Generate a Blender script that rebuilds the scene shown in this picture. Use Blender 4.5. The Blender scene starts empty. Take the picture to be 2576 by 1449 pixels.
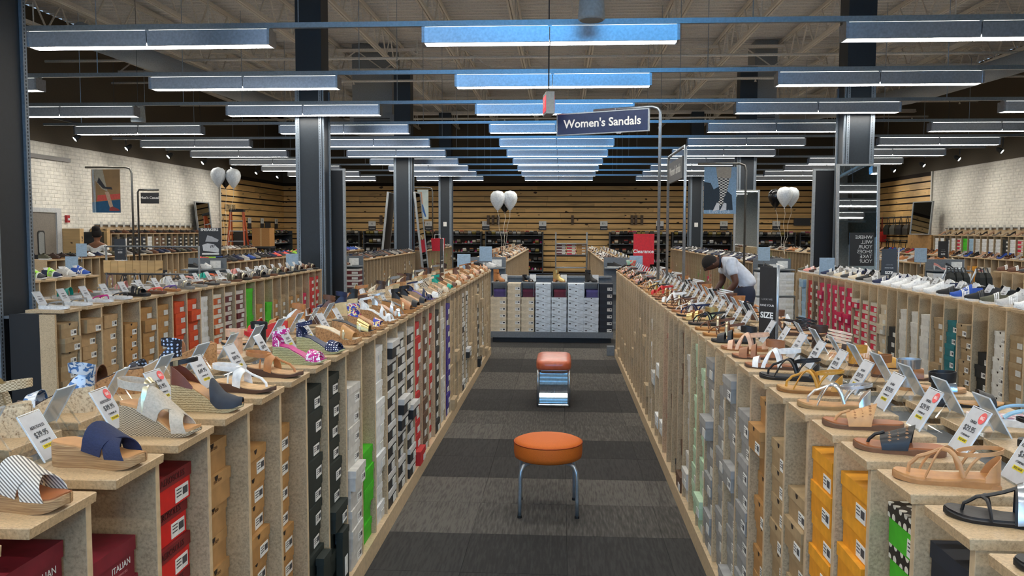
import bpy, math, random
from mathutils import Matrix, Vector
R = math.radians
rng = random.Random(7)
S = bpy.context.scene
C = S.collection

# ------------------------------------------------------------------ camera
F = 2100.0
CAM_H = 1.77
YAW, PITCH, ROLL = 0.0594, 0.0691, 0.003
cd = bpy.data.cameras.new('camera'); cd.sensor_width = 36.0; cd.lens = 36.0 * F / 2576.0
cd.clip_start = 0.05; cd.clip_end = 200
cam = bpy.data.objects.new('camera', cd); C.objects.link(cam)
cam.location = (0, 0, CAM_H)
CR = Matrix.Rotation(YAW, 3, 'Z') @ Matrix.Rotation(math.pi / 2 - PITCH, 3, 'X') @ Matrix.Rotation(ROLL, 3, 'Z')
cam.rotation_euler = CR.to_euler()
S.camera = cam

def at(px, py, Y):
    """world point on the plane y = Y seen at photo pixel (px, py)"""
    d = CR @ Vector(((px - 1288) / F, -(py - 724.5) / F, -1.0))
    k = Y / d.y
    return Vector((d.x * k, Y, CAM_H + d.z * k))

# ------------------------------------------------------------------ world, exposure
w = bpy.data.worlds.new('world'); S.world = w; w.use_nodes = True
w.node_tree.nodes['Background'].inputs[0].default_value = (0.55, 0.75, 1.0, 1)
w.node_tree.nodes['Background'].inputs[1].default_value = 0.6
vs = S.view_settings
vs.view_transform = 'Standard'; vs.look = 'None'; vs.gamma = 1.0; vs.exposure = 0.0
vs.use_curve_mapping = False
TUBE_STRENGTH = 34.0
UPLIGHT_STRENGTH = 6.5
WINDOW_STRENGTH = 11.0
SPOT_WATTS = 75.0

# ------------------------------------------------------------------ materials
def lin(c):
    return tuple((v / 255 / 12.92) if v / 255 <= 0.04045 else ((v / 255 + 0.055) / 1.055) ** 2.4 for v in c)
MATS = {}
def mk(name):
    m = bpy.data.materials.new(name); m.use_nodes = True
    nt = m.node_tree
    return m, nt, nt.nodes['Principled BSDF']
def N(nt, t, **kw):
    n = nt.nodes.new(t)
    for k, v in kw.items():
        if k[0] == '_': setattr(n, k[1:], v)
        else: n.inputs[k.replace('__', ' ')].default_value = v
    return n
def ramp(nt, stops, interp='LINEAR'):
    n = nt.nodes.new('ShaderNodeValToRGB'); n.color_ramp.interpolation = interp
    e = n.color_ramp.elements
    while len(e) < len(stops): e.new(0.5)
    for i, (p, c) in enumerate(stops):
        e[i].position = p; e[i].color = (*lin(c), 1)
    return n
def coords(nt, kind='Object', scale=(1, 1, 1)):
    tc = nt.nodes.new('ShaderNodeTexCoord'); mp = nt.nodes.new('ShaderNodeMapping')
    mp.inputs['Scale'].default_value = scale
    nt.links.new(tc.outputs[kind], mp.inputs[0])
    return mp.outputs[0]
def sh(c, k): return tuple(max(0, min(255, v * k)) for v in c)

def M(col, rough=0.5, metal=0.0, kind='plain', col2=None, scale=40.0, bump=0.0):
    key = (tuple(col), rough, metal, kind, tuple(col2) if col2 else None, scale, bump)
    if key in MATS: return MATS[key]
    m, nt, b = mk('%s_%02x%02x%02x' % (kind, *[int(v) for v in col]))
    L = nt.links.new
    b.inputs['Roughness'].default_value = rough; b.inputs['Metallic'].default_value = metal
    c2 = col2 or sh(col, 0.82)
    fac = None
    if kind == 'plain':
        t = N(nt, 'ShaderNodeTexNoise', Scale=scale, Detail=3.0); L(coords(nt), t.inputs['Vector'])
        r = ramp(nt, [(0.3, sh(col, 0.93)), (0.7, sh(col, 1.05))]); L(t.outputs[0], r.inputs[0]); L(r.outputs[0], b.inputs['Base Color']); fac = t.outputs[0]
    elif kind == 'board':      # speckled laminate
        co = coords(nt, 'Object')
        t = N(nt, 'ShaderNodeTexNoise', Scale=130.0, Detail=4.0, Roughness=0.75); L(co, t.inputs['Vector'])
        t2 = N(nt, 'ShaderNodeTexNoise', Scale=5.0, Detail=2.0); L(co, t2.inputs['Vector'])
        a = N(nt, 'ShaderNodeMath', _operation='MULTIPLY_ADD'); a.inputs[1].default_value = 0.25; L(t2.outputs[0], a.inputs[0]); L(t.outputs[0], a.inputs[2])
        r = ramp(nt, [(0.40, c2), (0.62, col), (0.85, sh(col, 1.12))]); L(a.outputs[0], r.inputs[0]); L(r.outputs[0], b.inputs['Base Color']); fac = t.outputs[0]
    elif kind == 'wood':
        co = coords(nt, 'Object', (1.2, 14, 14))
        oi = nt.nodes.new('ShaderNodeObjectInfo')
        t = N(nt, 'ShaderNodeTexNoise', _noise_dimensions='4D', Scale=1.0, Detail=5.0, Distortion=0.6); L(co, t.inputs['Vector'])
        mu = N(nt, 'ShaderNodeMath', _operation='MULTIPLY'); mu.inputs[1].default_value = 40; L(oi.outputs['Random'], mu.inputs[0]); L(mu.outputs[0], t.inputs['W'])
        a = N(nt, 'ShaderNodeMath', _operation='MULTIPLY_ADD'); a.inputs[1].default_value = 0.35; L(oi.outputs['Random'], a.inputs[0]); L(t.outputs[0], a.inputs[2])
        r = ramp(nt, [(0.3, sh(col, 0.74)), (0.55, sh(col, 0.92)), (0.8, col), (1.0, sh(col, 1.07))]); L(a.outputs[0], r.inputs[0])
        kn = N(nt, 'ShaderNodeTexNoise', _noise_dimensions='4D', Scale=5.0, Detail=1.0); L(coords(nt, 'Object', (0.7, 1.6, 1.6)), kn.inputs['Vector']); L(mu.outputs[0], kn.inputs['W'])
        kr = ramp(nt, [(0.26, sh(col, 0.35)), (0.31, (255, 255, 255))]); L(kn.outputs[0], kr.inputs[0])
        mx = N(nt, 'ShaderNodeMix', _data_type='RGBA', _blend_type='MULTIPLY'); mx.inputs[0].default_value = 1
        L(r.outputs[0], mx.inputs[6]); L(kr.outputs[0], mx.inputs[7]); L(mx.outputs[2], b.inputs['Base Color']); fac = t.outputs[0]
    elif kind == 'layered':    # stacked-leather look: fine lines along the length
        t = N(nt, 'ShaderNodeTexNoise', Scale=1.0, Detail=3.0); L(coords(nt, 'Object', (9, 60, 420)), t.inputs['Vector'])
        r = ramp(nt, [(0.35, c2), (0.65, col)]); L(t.outputs[0], r.inputs[0]); L(r.outputs[0], b.inputs['Base Color']); fac = t.outputs[0]
    elif kind == 'cork':
        t = N(nt, 'ShaderNodeTexNoise', Scale=120.0, Detail=6.0, Roughness=0.7); L(coords(nt), t.inputs['Vector'])
        r = ramp(nt, [(0.36, c2), (0.5, col), (0.7, sh(col, 1.1))]); L(t.outputs[0], r.inputs[0]); L(r.outputs[0], b.inputs['Base Color']); fac = t.outputs[0]
    elif kind == 'rope':       # braided jute
        t = N(nt, 'ShaderNodeTexWave', _wave_type='BANDS', _bands_direction='Z', Scale=42.0, Distortion=3.0, Detail=2.0); t.inputs['Detail Scale'].default_value = 4.0
        L(coords(nt, 'Object', (1, 1, 1)), t.inputs['Vector'])
        r = ramp(nt, [(0.1, c2), (0.6, col)]); L(t.outputs[0], r.inputs[0]); L(r.outputs[0], b.inputs['Base Color']); fac = t.outputs[0]
    elif kind == 'woven':
        t = N(nt, 'ShaderNodeTexChecker', Scale=scale); L(coords(nt, 'Object', (1, 1, 1.6)), t.inputs['Vector'])
        t.inputs[1].default_value = (*lin(col), 1); t.inputs[2].default_value = (*lin(c2), 1); L(t.outputs[0], b.inputs['Base Color']); fac = t.outputs[1]
    elif kind == 'stripes':
        t = N(nt, 'ShaderNodeTexWave', _wave_type='BANDS', _bands_direction='DIAGONAL', Scale=scale); L(coords(nt), t.inputs['Vector'])
        r = ramp(nt, [(0.0, c2), (0.42, c2), (0.5, col), (1.0, col)]); L(t.outputs[0], r.inputs[0]); L(r.outputs[0], b.inputs['Base Color'])
    elif kind == 'dots':
        t = N(nt, 'ShaderNodeTexVoronoi', Scale=scale, Randomness=0.25); L(coords(nt), t.inputs['Vector'])
        r = ramp(nt, [(0.0, c2), (0.30, c2), (0.34, col), (1.0, col)]); L(t.outputs['Distance'], r.inputs[0]); L(r.outputs[0], b.inputs['Base Color'])
    elif kind == 'floral':
        t = N(nt, 'ShaderNodeTexNoise', Scale=scale, Detail=1.0, Distortion=1.2); L(coords(nt), t.inputs['Vector'])
        r = ramp(nt, [(0.0, c2), (0.50, c2), (0.53, col), (1.0, col)]); L(t.outputs[0], r.inputs[0]); L(r.outputs[0], b.inputs['Base Color'])
    elif kind == 'multi':
        t = N(nt, 'ShaderNodeTexNoise', Scale=scale, Detail=1.0); L(coords(nt), t.inputs['Vector'])
        r = ramp(nt, [(0.0, (60, 70, 170)), (0.45, (60, 70, 170)), (0.48, (225, 200, 120)), (0.56, (240, 240, 235)), (0.62, (190, 60, 90))], 'CONSTANT'); L(t.outputs[0], r.inputs[0]); L(r.outputs[0], b.inputs['Base Color'])
    elif kind == 'carpet':
        oi = nt.nodes.new('ShaderNodeObjectInfo')
        mu = N(nt, 'ShaderNodeMath', _operation='MULTIPLY'); mu.inputs[1].default_value = 50; L(oi.outputs['Random'], mu.inputs[0])
        t = N(nt, 'ShaderNodeTexNoise', _noise_dimensions='4D', Scale=1.0, Detail=2.0); L(coords(nt, 'Object', (85, 9, 1)), t.inputs['Vector']); L(mu.outputs[0], t.inputs['W'])
        t2 = N(nt, 'ShaderNodeTexNoise', Scale=900.0, Detail=2.0); L(coords(nt), t2.inputs['Vector'])
        a = N(nt, 'ShaderNodeMath', _operation='MULTIPLY_ADD'); a.inputs[1].default_value = 0.45; L(t2.outputs[0], a.inputs[0]); L(t.outputs[0], a.inputs[2])
        a2 = N(nt, 'ShaderNodeMath', _operation='MULTIPLY_ADD'); a2.inputs[1].default_value = 0.22; L(oi.outputs['Random'], a2.inputs[0]); L(a.outputs[0], a2.inputs[2])
        r = ramp(nt, [(0.55, c2), (0.80, col), (1.05, sh(col, 1.3))]); L(a2.outputs[0], r.inputs[0]); L(r.outputs[0], b.inputs['Base Color']); fac = t2.outputs[0]
    if bump and fac:
        bn = N(nt, 'ShaderNodeBump', Strength=bump, Distance=0.01); L(fac, bn.inputs['Height']); L(bn.outputs[0], b.inputs['Normal'])
    MATS[key] = m
    return m

def M_emit(name, col, strength):
    if name in MATS: return MATS[name]
    m, nt, b = mk(name)
    b.inputs['Base Color'].default_value = (*lin(col), 1)
    b.inputs['Emission Color'].default_value = (*lin(col), 1); b.inputs['Emission Strength'].default_value = strength
    MATS[name] = m; return m
def M_acrylic(name='acrylic', tint=(0.93, 0.96, 0.97), gloss=0.10):
    if name in MATS: return MATS[name]
    m = bpy.data.materials.new(name); m.use_nodes = True; nt = m.node_tree; nt.nodes.clear()
    o = N(nt, 'ShaderNodeOutputMaterial'); t = N(nt, 'ShaderNodeBsdfTransparent'); g = N(nt, 'ShaderNodeBsdfGlossy', Roughness=0.06)
    t.inputs[0].default_value = (*tint, 1)
    lw = N(nt, 'ShaderNodeLayerWeight', Blend=0.12); ad = N(nt, 'ShaderNodeMath', _operation='MULTIPLY_ADD'); ad.inputs[1].default_value = 0.45; ad.inputs[2].default_value = gloss; ad.use_clamp = True
    mx = N(nt, 'ShaderNodeMixShader')
    nt.links.new(lw.outputs['Facing'], ad.inputs[0]); nt.links.new(ad.outputs[0], mx.inputs[0])
    nt.links.new(t.outputs[0], mx.inputs[1]); nt.links.new(g.outputs[0], mx.inputs[2]); nt.links.new(mx.outputs[0], o.inputs[0])
    MATS[name] = m; return m
def M_paper(name, col):
    if name in MATS: return MATS[name]
    m = bpy.data.materials.new(name); m.use_nodes = True; nt = m.node_tree; b = nt.nodes['Principled BSDF']; o = nt.nodes['Material Output']
    t = N(nt, 'ShaderNodeTexNoise', Scale=60.0); nt.links.new(coords(nt), t.inputs['Vector'])
    r = ramp(nt, [(0.3, sh(col, 0.97)), (0.7, col)]); nt.links.new(t.outputs[0], r.inputs[0]); nt.links.new(r.outputs[0], b.inputs['Base Color'])
    b.inputs['Roughness'].default_value = 0.35
    tr = N(nt, 'ShaderNodeBsdfTranslucent'); nt.links.new(r.outputs[0], tr.inputs[0])
    mx = N(nt, 'ShaderNodeMixShader'); mx.inputs[0].default_value = 0.38
    nt.links.new(b.outputs[0], mx.inputs[1]); nt.links.new(tr.outputs[0], mx.inputs[2]); nt.links.new(mx.outputs[0], o.inputs[0])
    MATS[name] = m; return m
def M_attr(name='printed', rough=0.6):
    if name in MATS: return MATS[name]
    m, nt, b = mk(name); a = N(nt, 'ShaderNodeAttribute', _attribute_name='Col')
    t = N(nt, 'ShaderNodeTexNoise', Scale=30.0); nt.links.new(coords(nt), t.inputs['Vector'])
    r = ramp(nt, [(0.3, (235, 235, 235)), (0.7, (255, 255, 255))]); nt.links.new(t.outputs[0], r.inputs[0])
    mx = N(nt, 'ShaderNodeMix', _data_type='RGBA', _blend_type='MULTIPLY'); mx.inputs[0].default_value = 1
    nt.links.new(a.outputs['Color'], mx.inputs[6]); nt.links.new(r.outputs[0], mx.inputs[7]); nt.links.new(mx.outputs[2], b.inputs['Base Color'])
    b.inputs['Roughness'].default_value = rough
    MATS[name] = m; return m

# ------------------------------------------------------------------ mesh helpers
BOXF = [(0, 3, 2, 1), (4, 5, 6, 7), (0, 1, 5, 4), (1, 2, 6, 5), (2, 3, 7, 6), (3, 0, 4, 7)]
class MB:
    def __init__(s): s.v = []; s.f = []; s.c = []; s.col = None; s.cut = []
    def add(s, vs_, fs):
        o = len(s.v); s.cut.append((o, len(s.f))); s.v += [tuple(p) for p in vs_]; s.f += [tuple(i + o for i in f) for f in fs]
        if s.col is not None: s.c += [s.col] * len(fs)
        return s
    def box(s, x0, x1, y0, y1, z0, z1):
        return s.add([(x0, y0, z0), (x1, y0, z0), (x1, y1, z0), (x0, y1, z0), (x0, y0, z1), (x1, y0, z1), (x1, y1, z1), (x0, y1, z1)], BOXF)
    def bar(s, a, b, w, h=None):
        """rectangular bar from a to b"""
        a, b = Vector(a), Vector(b); d = (b - a).normalized()
        u = d.cross(Vector((0, 0, 1)));
        if u.length < 1e-4: u = Vector((1, 0, 0))
        u.normalize(); n = u.cross(d); h = h or w
        q = [(-w / 2, -h / 2), (w / 2, -h / 2), (w / 2, h / 2), (-w / 2, h / 2)]
        return s.add([a + u * i + n * j for i, j in q] + [b + u * i + n * j for i, j in q], BOXF)
    def tube(s, pts, r, n=8, closed=False, rb=None):
        pts = [Vector(p) for p in pts]; rings = []; up = None
        for i, p in enumerate(pts):
            a = pts[i - 1] if (i > 0 or closed) else p; b = pts[(i + 1) % len(pts)] if (i < len(pts) - 1 or closed) else p
            d = (b - a).normalized()
            if up is None:
                up = Vector((0, 0, 1)) if abs(d.z) < 0.9 else Vector((1, 0, 0))
            u = d.cross(up).normalized(); k = u.cross(d); up = k
            rr = r[i] if isinstance(r, (list, tuple)) else r; r2 = rb if rb else rr
            rings.append([p + u * rr * math.cos(2 * math.pi * j / n) + k * r2 * math.sin(2 * math.pi * j / n) for j in range(n)])
        return s.loft(rings, closed, True, not closed)
    def loft(s, rings, closed=False, ring_closed=True, caps=False):
        n = len(rings[0]); vs_ = [p for r_ in rings for p in r_]; fs = []
        m = len(rings)
        for i in range(m if closed else m - 1):
            a, b = i * n, ((i + 1) % m) * n
            for j in range(n if ring_closed else n - 1):
                k = (j + 1) % n
                fs.append((a + j, a + k, b + k, b + j))
        if caps:
            fs.append(tuple(range(n - 1, -1, -1))); fs.append(tuple((m - 1) * n + j for j in range(n)))
        return s.add(vs_, fs)
    def lathe(s, prof, n=20, ctr=(0, 0, 0)):
        cx, cy, cz = ctr
        return s.loft([[(cx + r * math.cos(2 * math.pi * j / n), cy + r * math.sin(2 * math.pi * j / n), cz + z) for j in range(n)] for r, z in prof], False, True, True)
    def prism(s, poly, y0, y1):
        """polygon in x,z extruded along y"""
        n = len(poly)
        return s.add([(x, y0, z) for x, z in poly] + [(x, y1, z) for x, z in poly],
                     [tuple(range(n)), tuple(range(2 * n - 1, n - 1, -1))] + [(i, i + n, (i + 1) % n + n, (i + 1) % n) for i in range(n)])
    def pieces(s):
        out = []
        for i, (v0, f0) in enumerate(s.cut):
            v1, f1 = s.cut[i + 1] if i + 1 < len(s.cut) else (len(s.v), len(s.f))
            m = MB(); m.v = s.v[v0:v1]; m.f = [tuple(j - v0 for j in f) for f in s.f[f0:f1]]; out.append(m)
        return out
    def merge(s, o, mat=None, col=None):
        if col is not None: s.col = col
        return s.add([mat @ Vector(p) for p in o.v] if mat else o.v, o.f)
    def mesh(s, name, mat=None, smooth=False):
        me = bpy.data.meshes.new(name); me.from_pydata(s.v, [], s.f)
        if s.c:
            a = me.color_attributes.new('Col', 'FLOAT_COLOR', 'CORNER'); buf = []
            for p, c in zip(me.polygons, s.c):
                l = lin(c); buf += [l[0], l[1], l[2], 1.0] * p.loop_total
            a.data.foreach_set('color', buf)
        if mat: me.materials.append(mat)
        if smooth: me.polygons.foreach_set('use_smooth', [True] * len(me.polygons))
        me.update(); return me
    def build(s, name, mat, parent=None, loc=None, rot=None, smooth=False):
        return place(s.mesh(name, mat, smooth), name, parent, loc, rot)

def place(me, name, parent=None, loc=None, rot=None, mat=None):
    o = bpy.data.objects.new(name, me); C.objects.link(o)
    if parent: o.parent = parent
    if loc is not None: o.location = loc
    if rot is not None: o.rotation_euler = rot if isinstance(rot, (tuple, list)) else (0, 0, rot)
    if mat is not None:
        o.material_slots[0].link = 'OBJECT'; o.material_slots[0].material = mat
    return o
def tag(o, label=None, cat=None, group=None, kind=None):
    if label: o['label'] = label
    if cat: o['category'] = cat
    if group: o['group'] = group
    if kind: o['kind'] = kind
    return o
def thing(name, label, cat, loc=(0, 0, 0), rz=0.0, group=None):
    o = bpy.data.objects.new(name, None); C.objects.link(o); o.empty_display_size = 0.1
    o.location = loc; o.rotation_euler = (0, 0, rz) if not isinstance(rz, tuple) else rz
    return tag(o, label, cat, group)
def B(*a): return MB().box(*a)
ORD = 'first second third fourth fifth sixth seventh eighth ninth tenth eleventh twelfth thirteenth fourteenth fifteenth sixteenth seventeenth eighteenth nineteenth twentieth'.split()
TENS = {2: 'twenty', 3: 'thirty', 4: 'forty'}
def ordn(i):
    if i <= 20: return ORD[i - 1]
    t, u = divmod(i, 10)
    return (TENS[t] + '-' + ORD[u - 1]) if u else {3: 'thirtieth', 4: 'fortieth'}[t]

# ------------------------------------------------------------------ lettering
TXT = {}
def text_mesh(s, size, bold=0.0, align='CENTER', mirror=False, thick=0.0006):
    """flat lettering in the x,z plane facing -y, centred on the origin"""
    k = (s, size, bold, align, mirror)
    if k in TXT: return TXT[k]
    cu = bpy.data.curves.new('lettering', 'FONT'); cu.body = s; cu.size = size; cu.align_x = align; cu.align_y = 'CENTER'
    cu.offset = bold * size; cu.extrude = thick / 2; cu.resolution_u = 3; cu.space_line = 0.95
    o = bpy.data.objects.new('lettering', cu)
    me = bpy.data.meshes.new_from_object(o)
    bpy.data.objects.remove(o); bpy.data.curves.remove(cu)
    me.transform(Matrix.Rotation(math.pi / 2, 4, 'X'))
    if mirror: me.transform(Matrix.Scale(-1, 4, (1, 0, 0))); me.flip_normals()
    me.materials.clear(); me.materials.append(M((230, 230, 230), 0.6)); me.name = 'lettering'
    TXT[k] = me
    return me
def letters(s, size, mat, parent, loc, rot=None, **kw):
    return place(text_mesh(s, size, **kw), 'lettering', parent, loc, rot, mat)

# common materials
BOARD = M((190, 164, 128), 0.42, kind='board', col2=(150, 124, 92), bump=0.03)
BOARD_S = M((180, 158, 126), 0.5, kind='board', col2=(140, 120, 92), bump=0.03)
EDGE = M((204, 180, 144), 0.4)
GREY = M((96, 100, 104), 0.45)
DGREY = M((62, 64, 66), 0.5)
BLACK = M((22, 22, 24), 0.5)
CHROME = M((204, 209, 214), 0.24, 0.9)
STEEL = M((164, 172, 180), 0.36, 0.75)
WHITE = M((232, 232, 228), 0.5)
INK = M((70, 70, 74), 0.7)
COLUMN = M((32, 39, 46), 0.45)
KRAFT = (176, 134, 84)
MIRROR = M((225, 232, 235), 0.015, 1.0)
# ================================================================== THE SETTING
XL, XR, YF, YB, ZR = -11.6, 11.9, -9.0, 34.3, 6.6
def struct(mb, name, mat, parent=None, **kw):
    o = mb.build(name, mat, parent, **kw)
    if parent is None: tag(o, kind='structure')
    return o

# ---- floor: banded carpet tiles
def floor_mat():
    m, nt, b = mk('carpet_bands'); L = nt.links.new
    tc = nt.nodes.new('ShaderNodeTexCoord'); sp = nt.nodes.new('ShaderNodeSeparateXYZ'); L(tc.outputs['Object'], sp.inputs[0])
    ma = N(nt, 'ShaderNodeMath', _operation='MULTIPLY_ADD'); ma.inputs[1].default_value = 1 / 2.22; ma.inputs[2].default_value = -3.64 / 2.22; L(sp.outputs[1], ma.inputs[0])
    fr = N(nt, 'ShaderNodeMath', _operation='FRACT'); L(ma.outputs[0], fr.inputs[0])
    gt = N(nt, 'ShaderNodeMath', _operation='GREATER_THAN'); gt.inputs[1].default_value = 0.5; L(fr.outputs[0], gt.inputs[0])
    t = N(nt, 'ShaderNodeTexNoise', Scale=1.0, Detail=2.0); mp = N(nt, 'ShaderNodeMapping'); mp.inputs['Scale'].default_value = (70, 2.4, 1); L(tc.outputs['Object'], mp.inputs[0]); L(mp.outputs[0], t.inputs['Vector'])
    r1 = ramp(nt, [(0.3, (36, 35, 34)), (0.7, (46, 44, 43))]); r2 = ramp(nt, [(0.3, (56, 54, 51)), (0.7, (80, 76, 72))])
    L(t.outputs[0], r1.inputs[0]); L(t.outputs[0], r2.inputs[0])
    mx = N(nt, 'ShaderNodeMix', _data_type='RGBA'); L(gt.outputs[0], mx.inputs[0]); L(r1.outputs[0], mx.inputs[6]); L(r2.outputs[0], mx.inputs[7]); L(mx.outputs[2], b.inputs['Base Color'])
    b.inputs['Roughness'].default_value = 0.95
    return m
floor = struct(B(XL, XR, YF, YB, -0.12, -0.004), 'floor', floor_mat())
TILE = 0.555
tile_me = MB().loft([[(-.5 * TILE, -.5 * TILE, -.004), (.5 * TILE, -.5 * TILE, -.004), (.5 * TILE, .5 * TILE, -.004), (-.5 * TILE, .5 * TILE, -.004)],
                     [(-.497 * TILE, -.497 * TILE, 0), (.497 * TILE, -.497 * TILE, 0), (.497 * TILE, .497 * TILE, 0), (-.497 * TILE, .497 * TILE, 0)]], caps=True).mesh('carpet_tile', BLACK)
CD = M((43, 42, 41), 0.95, kind='carpet', col2=(36, 35, 34), bump=0.25)
CL = M((76, 73, 69), 0.95, kind='carpet', col2=(54, 52, 49), bump=0.3)
for j in range(-1, 22):
    y = 3.64 + TILE * (j + 0.5); light = (j // 2) % 2 == 1
    for i in range(4):
        place(tile_me, 'carpet_tile', floor, (-1.07 + TILE * (i + 0.5), y, 0), math.pi if rng.random() < 0.5 else 0, CL if light else CD)

# ---- walls
UPPER = M((90, 80, 64), 0.85)
PAINT = M((224, 220, 208), 0.6)
WZ = 3.70
wall_left = struct(B(XL - .2, XL, YF, YB, 0, ZR), 'wall_left', UPPER)
wall_right = struct(B(XR, XR + .2, YF, YB, 0, ZR), 'wall_right', UPPER)
wall_back = struct(B(XL, XR, YB, YB + .2, 0, ZR), 'wall_back', UPPER)
YS = 27.8                                                     # brick gives way to timber here
for wl, x_, s_ in ((wall_left, XL, 1), (wall_right, XR, -1)):
    struct(B(*sorted((x_, x_ + s_ * .006)), YF, (14.0 if s_ > 0 else 19.0), 0, WZ), 'painted_dado', PAINT, wl)
brick_bm = MB().loft([[(0, -.1145, -.039), (0, .1145, -.039), (0, .1145, .039), (0, -.1145, .039)], [(.010, -.1125, -.032), (.010, .1125, -.032), (.010, .1125, .032), (.010, -.1125, .032)]], caps=True)
brick_me = brick_bm.mesh('brick', PAINT)
PAINTB = M((236, 232, 220), 0.6, scale=9, bump=0.1)
def brickwork(wall, x, sx, ylo, yhi, indiv, holes=()):
    rest = MB(); cnt = 0
    ys = []
    struct(B(*(sorted((x, x + sx * .008))), ylo, yhi, 0, WZ), 'mortar', PAINT, wall)
    for r in range(int(WZ / .0855)):
        z = .043 + r * .0855; y = ylo + (.115 if r % 2 else 0.0) + .115
        while y < yhi - .11:
            if not any(a < y < b and z < t for a, b, t in holes): ys.append((y, z))
            y += .232
    near = sorted([p for p in ys if p[1] > 1.9], key=lambda p: p[0])[:indiv]
    ns = set(near)
    for y, z in ys:
        d = rng.uniform(-.004, .002)
        if (y, z) in ns:
            place(brick_me, 'brick', wall, (x + sx * (.006 + d), y, z), (0, 0, 0 if sx > 0 else math.pi), PAINTB)
        else:
            rest.merge(brick_bm, Matrix.Translation((x + sx * (.006 + d), y, z)) @ Matrix.Rotation(0 if sx > 0 else math.pi, 4, 'Z'))
    o = rest.build('brickwork', PAINTB, wall); o['kind'] = 'stuff'
DY0, DY1, DZ = 16.75, 18.55, 2.14
brickwork(wall_left, XL, 1, 14.0, YS, 300, [(DY0 - .12, DY1 + .2, DZ + .12)])
brickwork(wall_right, XR, -1, 19.0, YS, 0)
PLANK = M((234, 190, 122), 0.55, kind='wood')
SLOT = M((40, 26, 14), 0.9)
def planking(wall, horiz, fixed, a, b, length, sgn):
    """planks with dark slots between the rows; horiz: 'x' on the back wall, 'y' on the side walls"""
    if horiz == 'x': struct(B(a, b, fixed - .012, fixed, 0, WZ), 'slot_backing', SLOT, wall)
    else: struct(B(*sorted((fixed, fixed + sgn * .012)), a, b, 0, WZ), 'slot_backing', SLOT, wall)
    cache = {}
    for r in range(16):
        hgt = 0.196 if r % 3 else 0.15
        z = .16 + r * .222
        x = a - rng.uniform(0, length)
        while x < b:
            l = length * rng.choice((0.75, 1.0, 1.25)); x0, x1 = max(a, x), min(b, x + l)
            if x1 - x0 > .02:
                k = (round(x1 - x0, 2), hgt)
                if k not in cache:
                    h = k[0] / 2 - .002; q = hgt / 2
                    cache[k] = MB().loft([[(-h, 0, -q), (h, 0, -q), (h, 0, q), (-h, 0, q)], [(-h, -.03, -q), (h, -.03, -q), (h, -.03, q), (-h, -.03, q)], [(-h + .003, -.034, -q + .006), (h - .003, -.034, -q + .006), (h - .003, -.034, q - .006), (-h + .003, -.034, q - .006)]], caps=True).mesh('plank', PLANK)
                m = (x0 + x1) / 2
                if horiz == 'x': place(cache[k], 'plank', wall, (m, fixed - .012, z))
                else: place(cache[k], 'plank', wall, (fixed + sgn * .012, m, z), sgn * math.pi / 2)
            x += l
planking(wall_back, 'x', YB, XL, XR, 2.6, -1)
planking(wall_left, 'y', XL, YS, YB - .05, 2.4, 1)
planking(wall_right, 'y', XR, YS, YB - .05, 0.95, -1)
for x, s in ((XL, 1), (XR, -1)):
    struct(B(*sorted((x, x + s * .05)), YS - .05, YS + .03, 0, WZ), 'trim_%d' % (1 if s > 0 else 2), PAINT)

# ---- front wall behind the camera with the glazed entrance
wf = MB()
wf.box(XL, -10.2, YF - .2, YF, 0, ZR); wf.box(-10.2, -3.3, YF - .2, YF, 0, .5); wf.box(-10.2, -3.3, YF - .2, YF, 3.3, ZR); wf.box(3.6, XR, YF - .2, YF, 0, ZR); wf.box(-3.3, 3.6, YF - .2, YF, 5.7, ZR)
wall_front = struct(wf, 'wall_front', M((196, 192, 184), .7))
SKYPANE = M_emit('daylit_pane', (92, 186, 255), WINDOW_STRENGTH)
YARDPANE = M_emit('street_pane', (150, 184, 214), WINDOW_STRENGTH * .05)
SIDEPANE = M_emit('side_pane', (196, 218, 244), WINDOW_STRENGTH * .5)
FRAME = M((70, 74, 78), 0.4)
for i in range(4):
    x0 = -3.3 + i * 1.725
    wn = B(x0, x0 + .07, YF - .14, YF - .04, 0, 5.7).box(x0 + 1.655, x0 + 1.725, YF - .14, YF - .04, 0, 5.7)
    for z in (0, 2.35, 4.0, 5.63): wn.box(x0 + .07, x0 + 1.655, YF - .14, YF - .04, z, z + .07)
    wo = struct(wn, 'window_%d' % (i + 1), FRAME)
    for z0, z1 in ((.07, 2.35), (2.42, 4.0), (4.07, 5.63)):
        B(x0 + .07, x0 + 1.655, YF - .1, YF - .09, z0, z1).build('pane', YARDPANE if z0 < 1 else SKYPANE, wo)
for i in range(4):
    x0 = -10.2 + i * 1.725
    wn = B(x0, x0 + .07, YF - .14, YF - .04, .5, 3.3).box(x0 + 1.655, x0 + 1.725, YF - .14, YF - .04, .5, 3.3)
    for z in (.5, 3.23): wn.box(x0 + .07, x0 + 1.655, YF - .14, YF - .04, z, z + .07)
    wo = struct(wn, 'window_%d' % (i + 5), FRAME); B(x0 + .07, x0 + 1.655, YF - .1, YF - .09, .57, 3.23).build('pane', SIDEPANE, wo)

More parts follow.
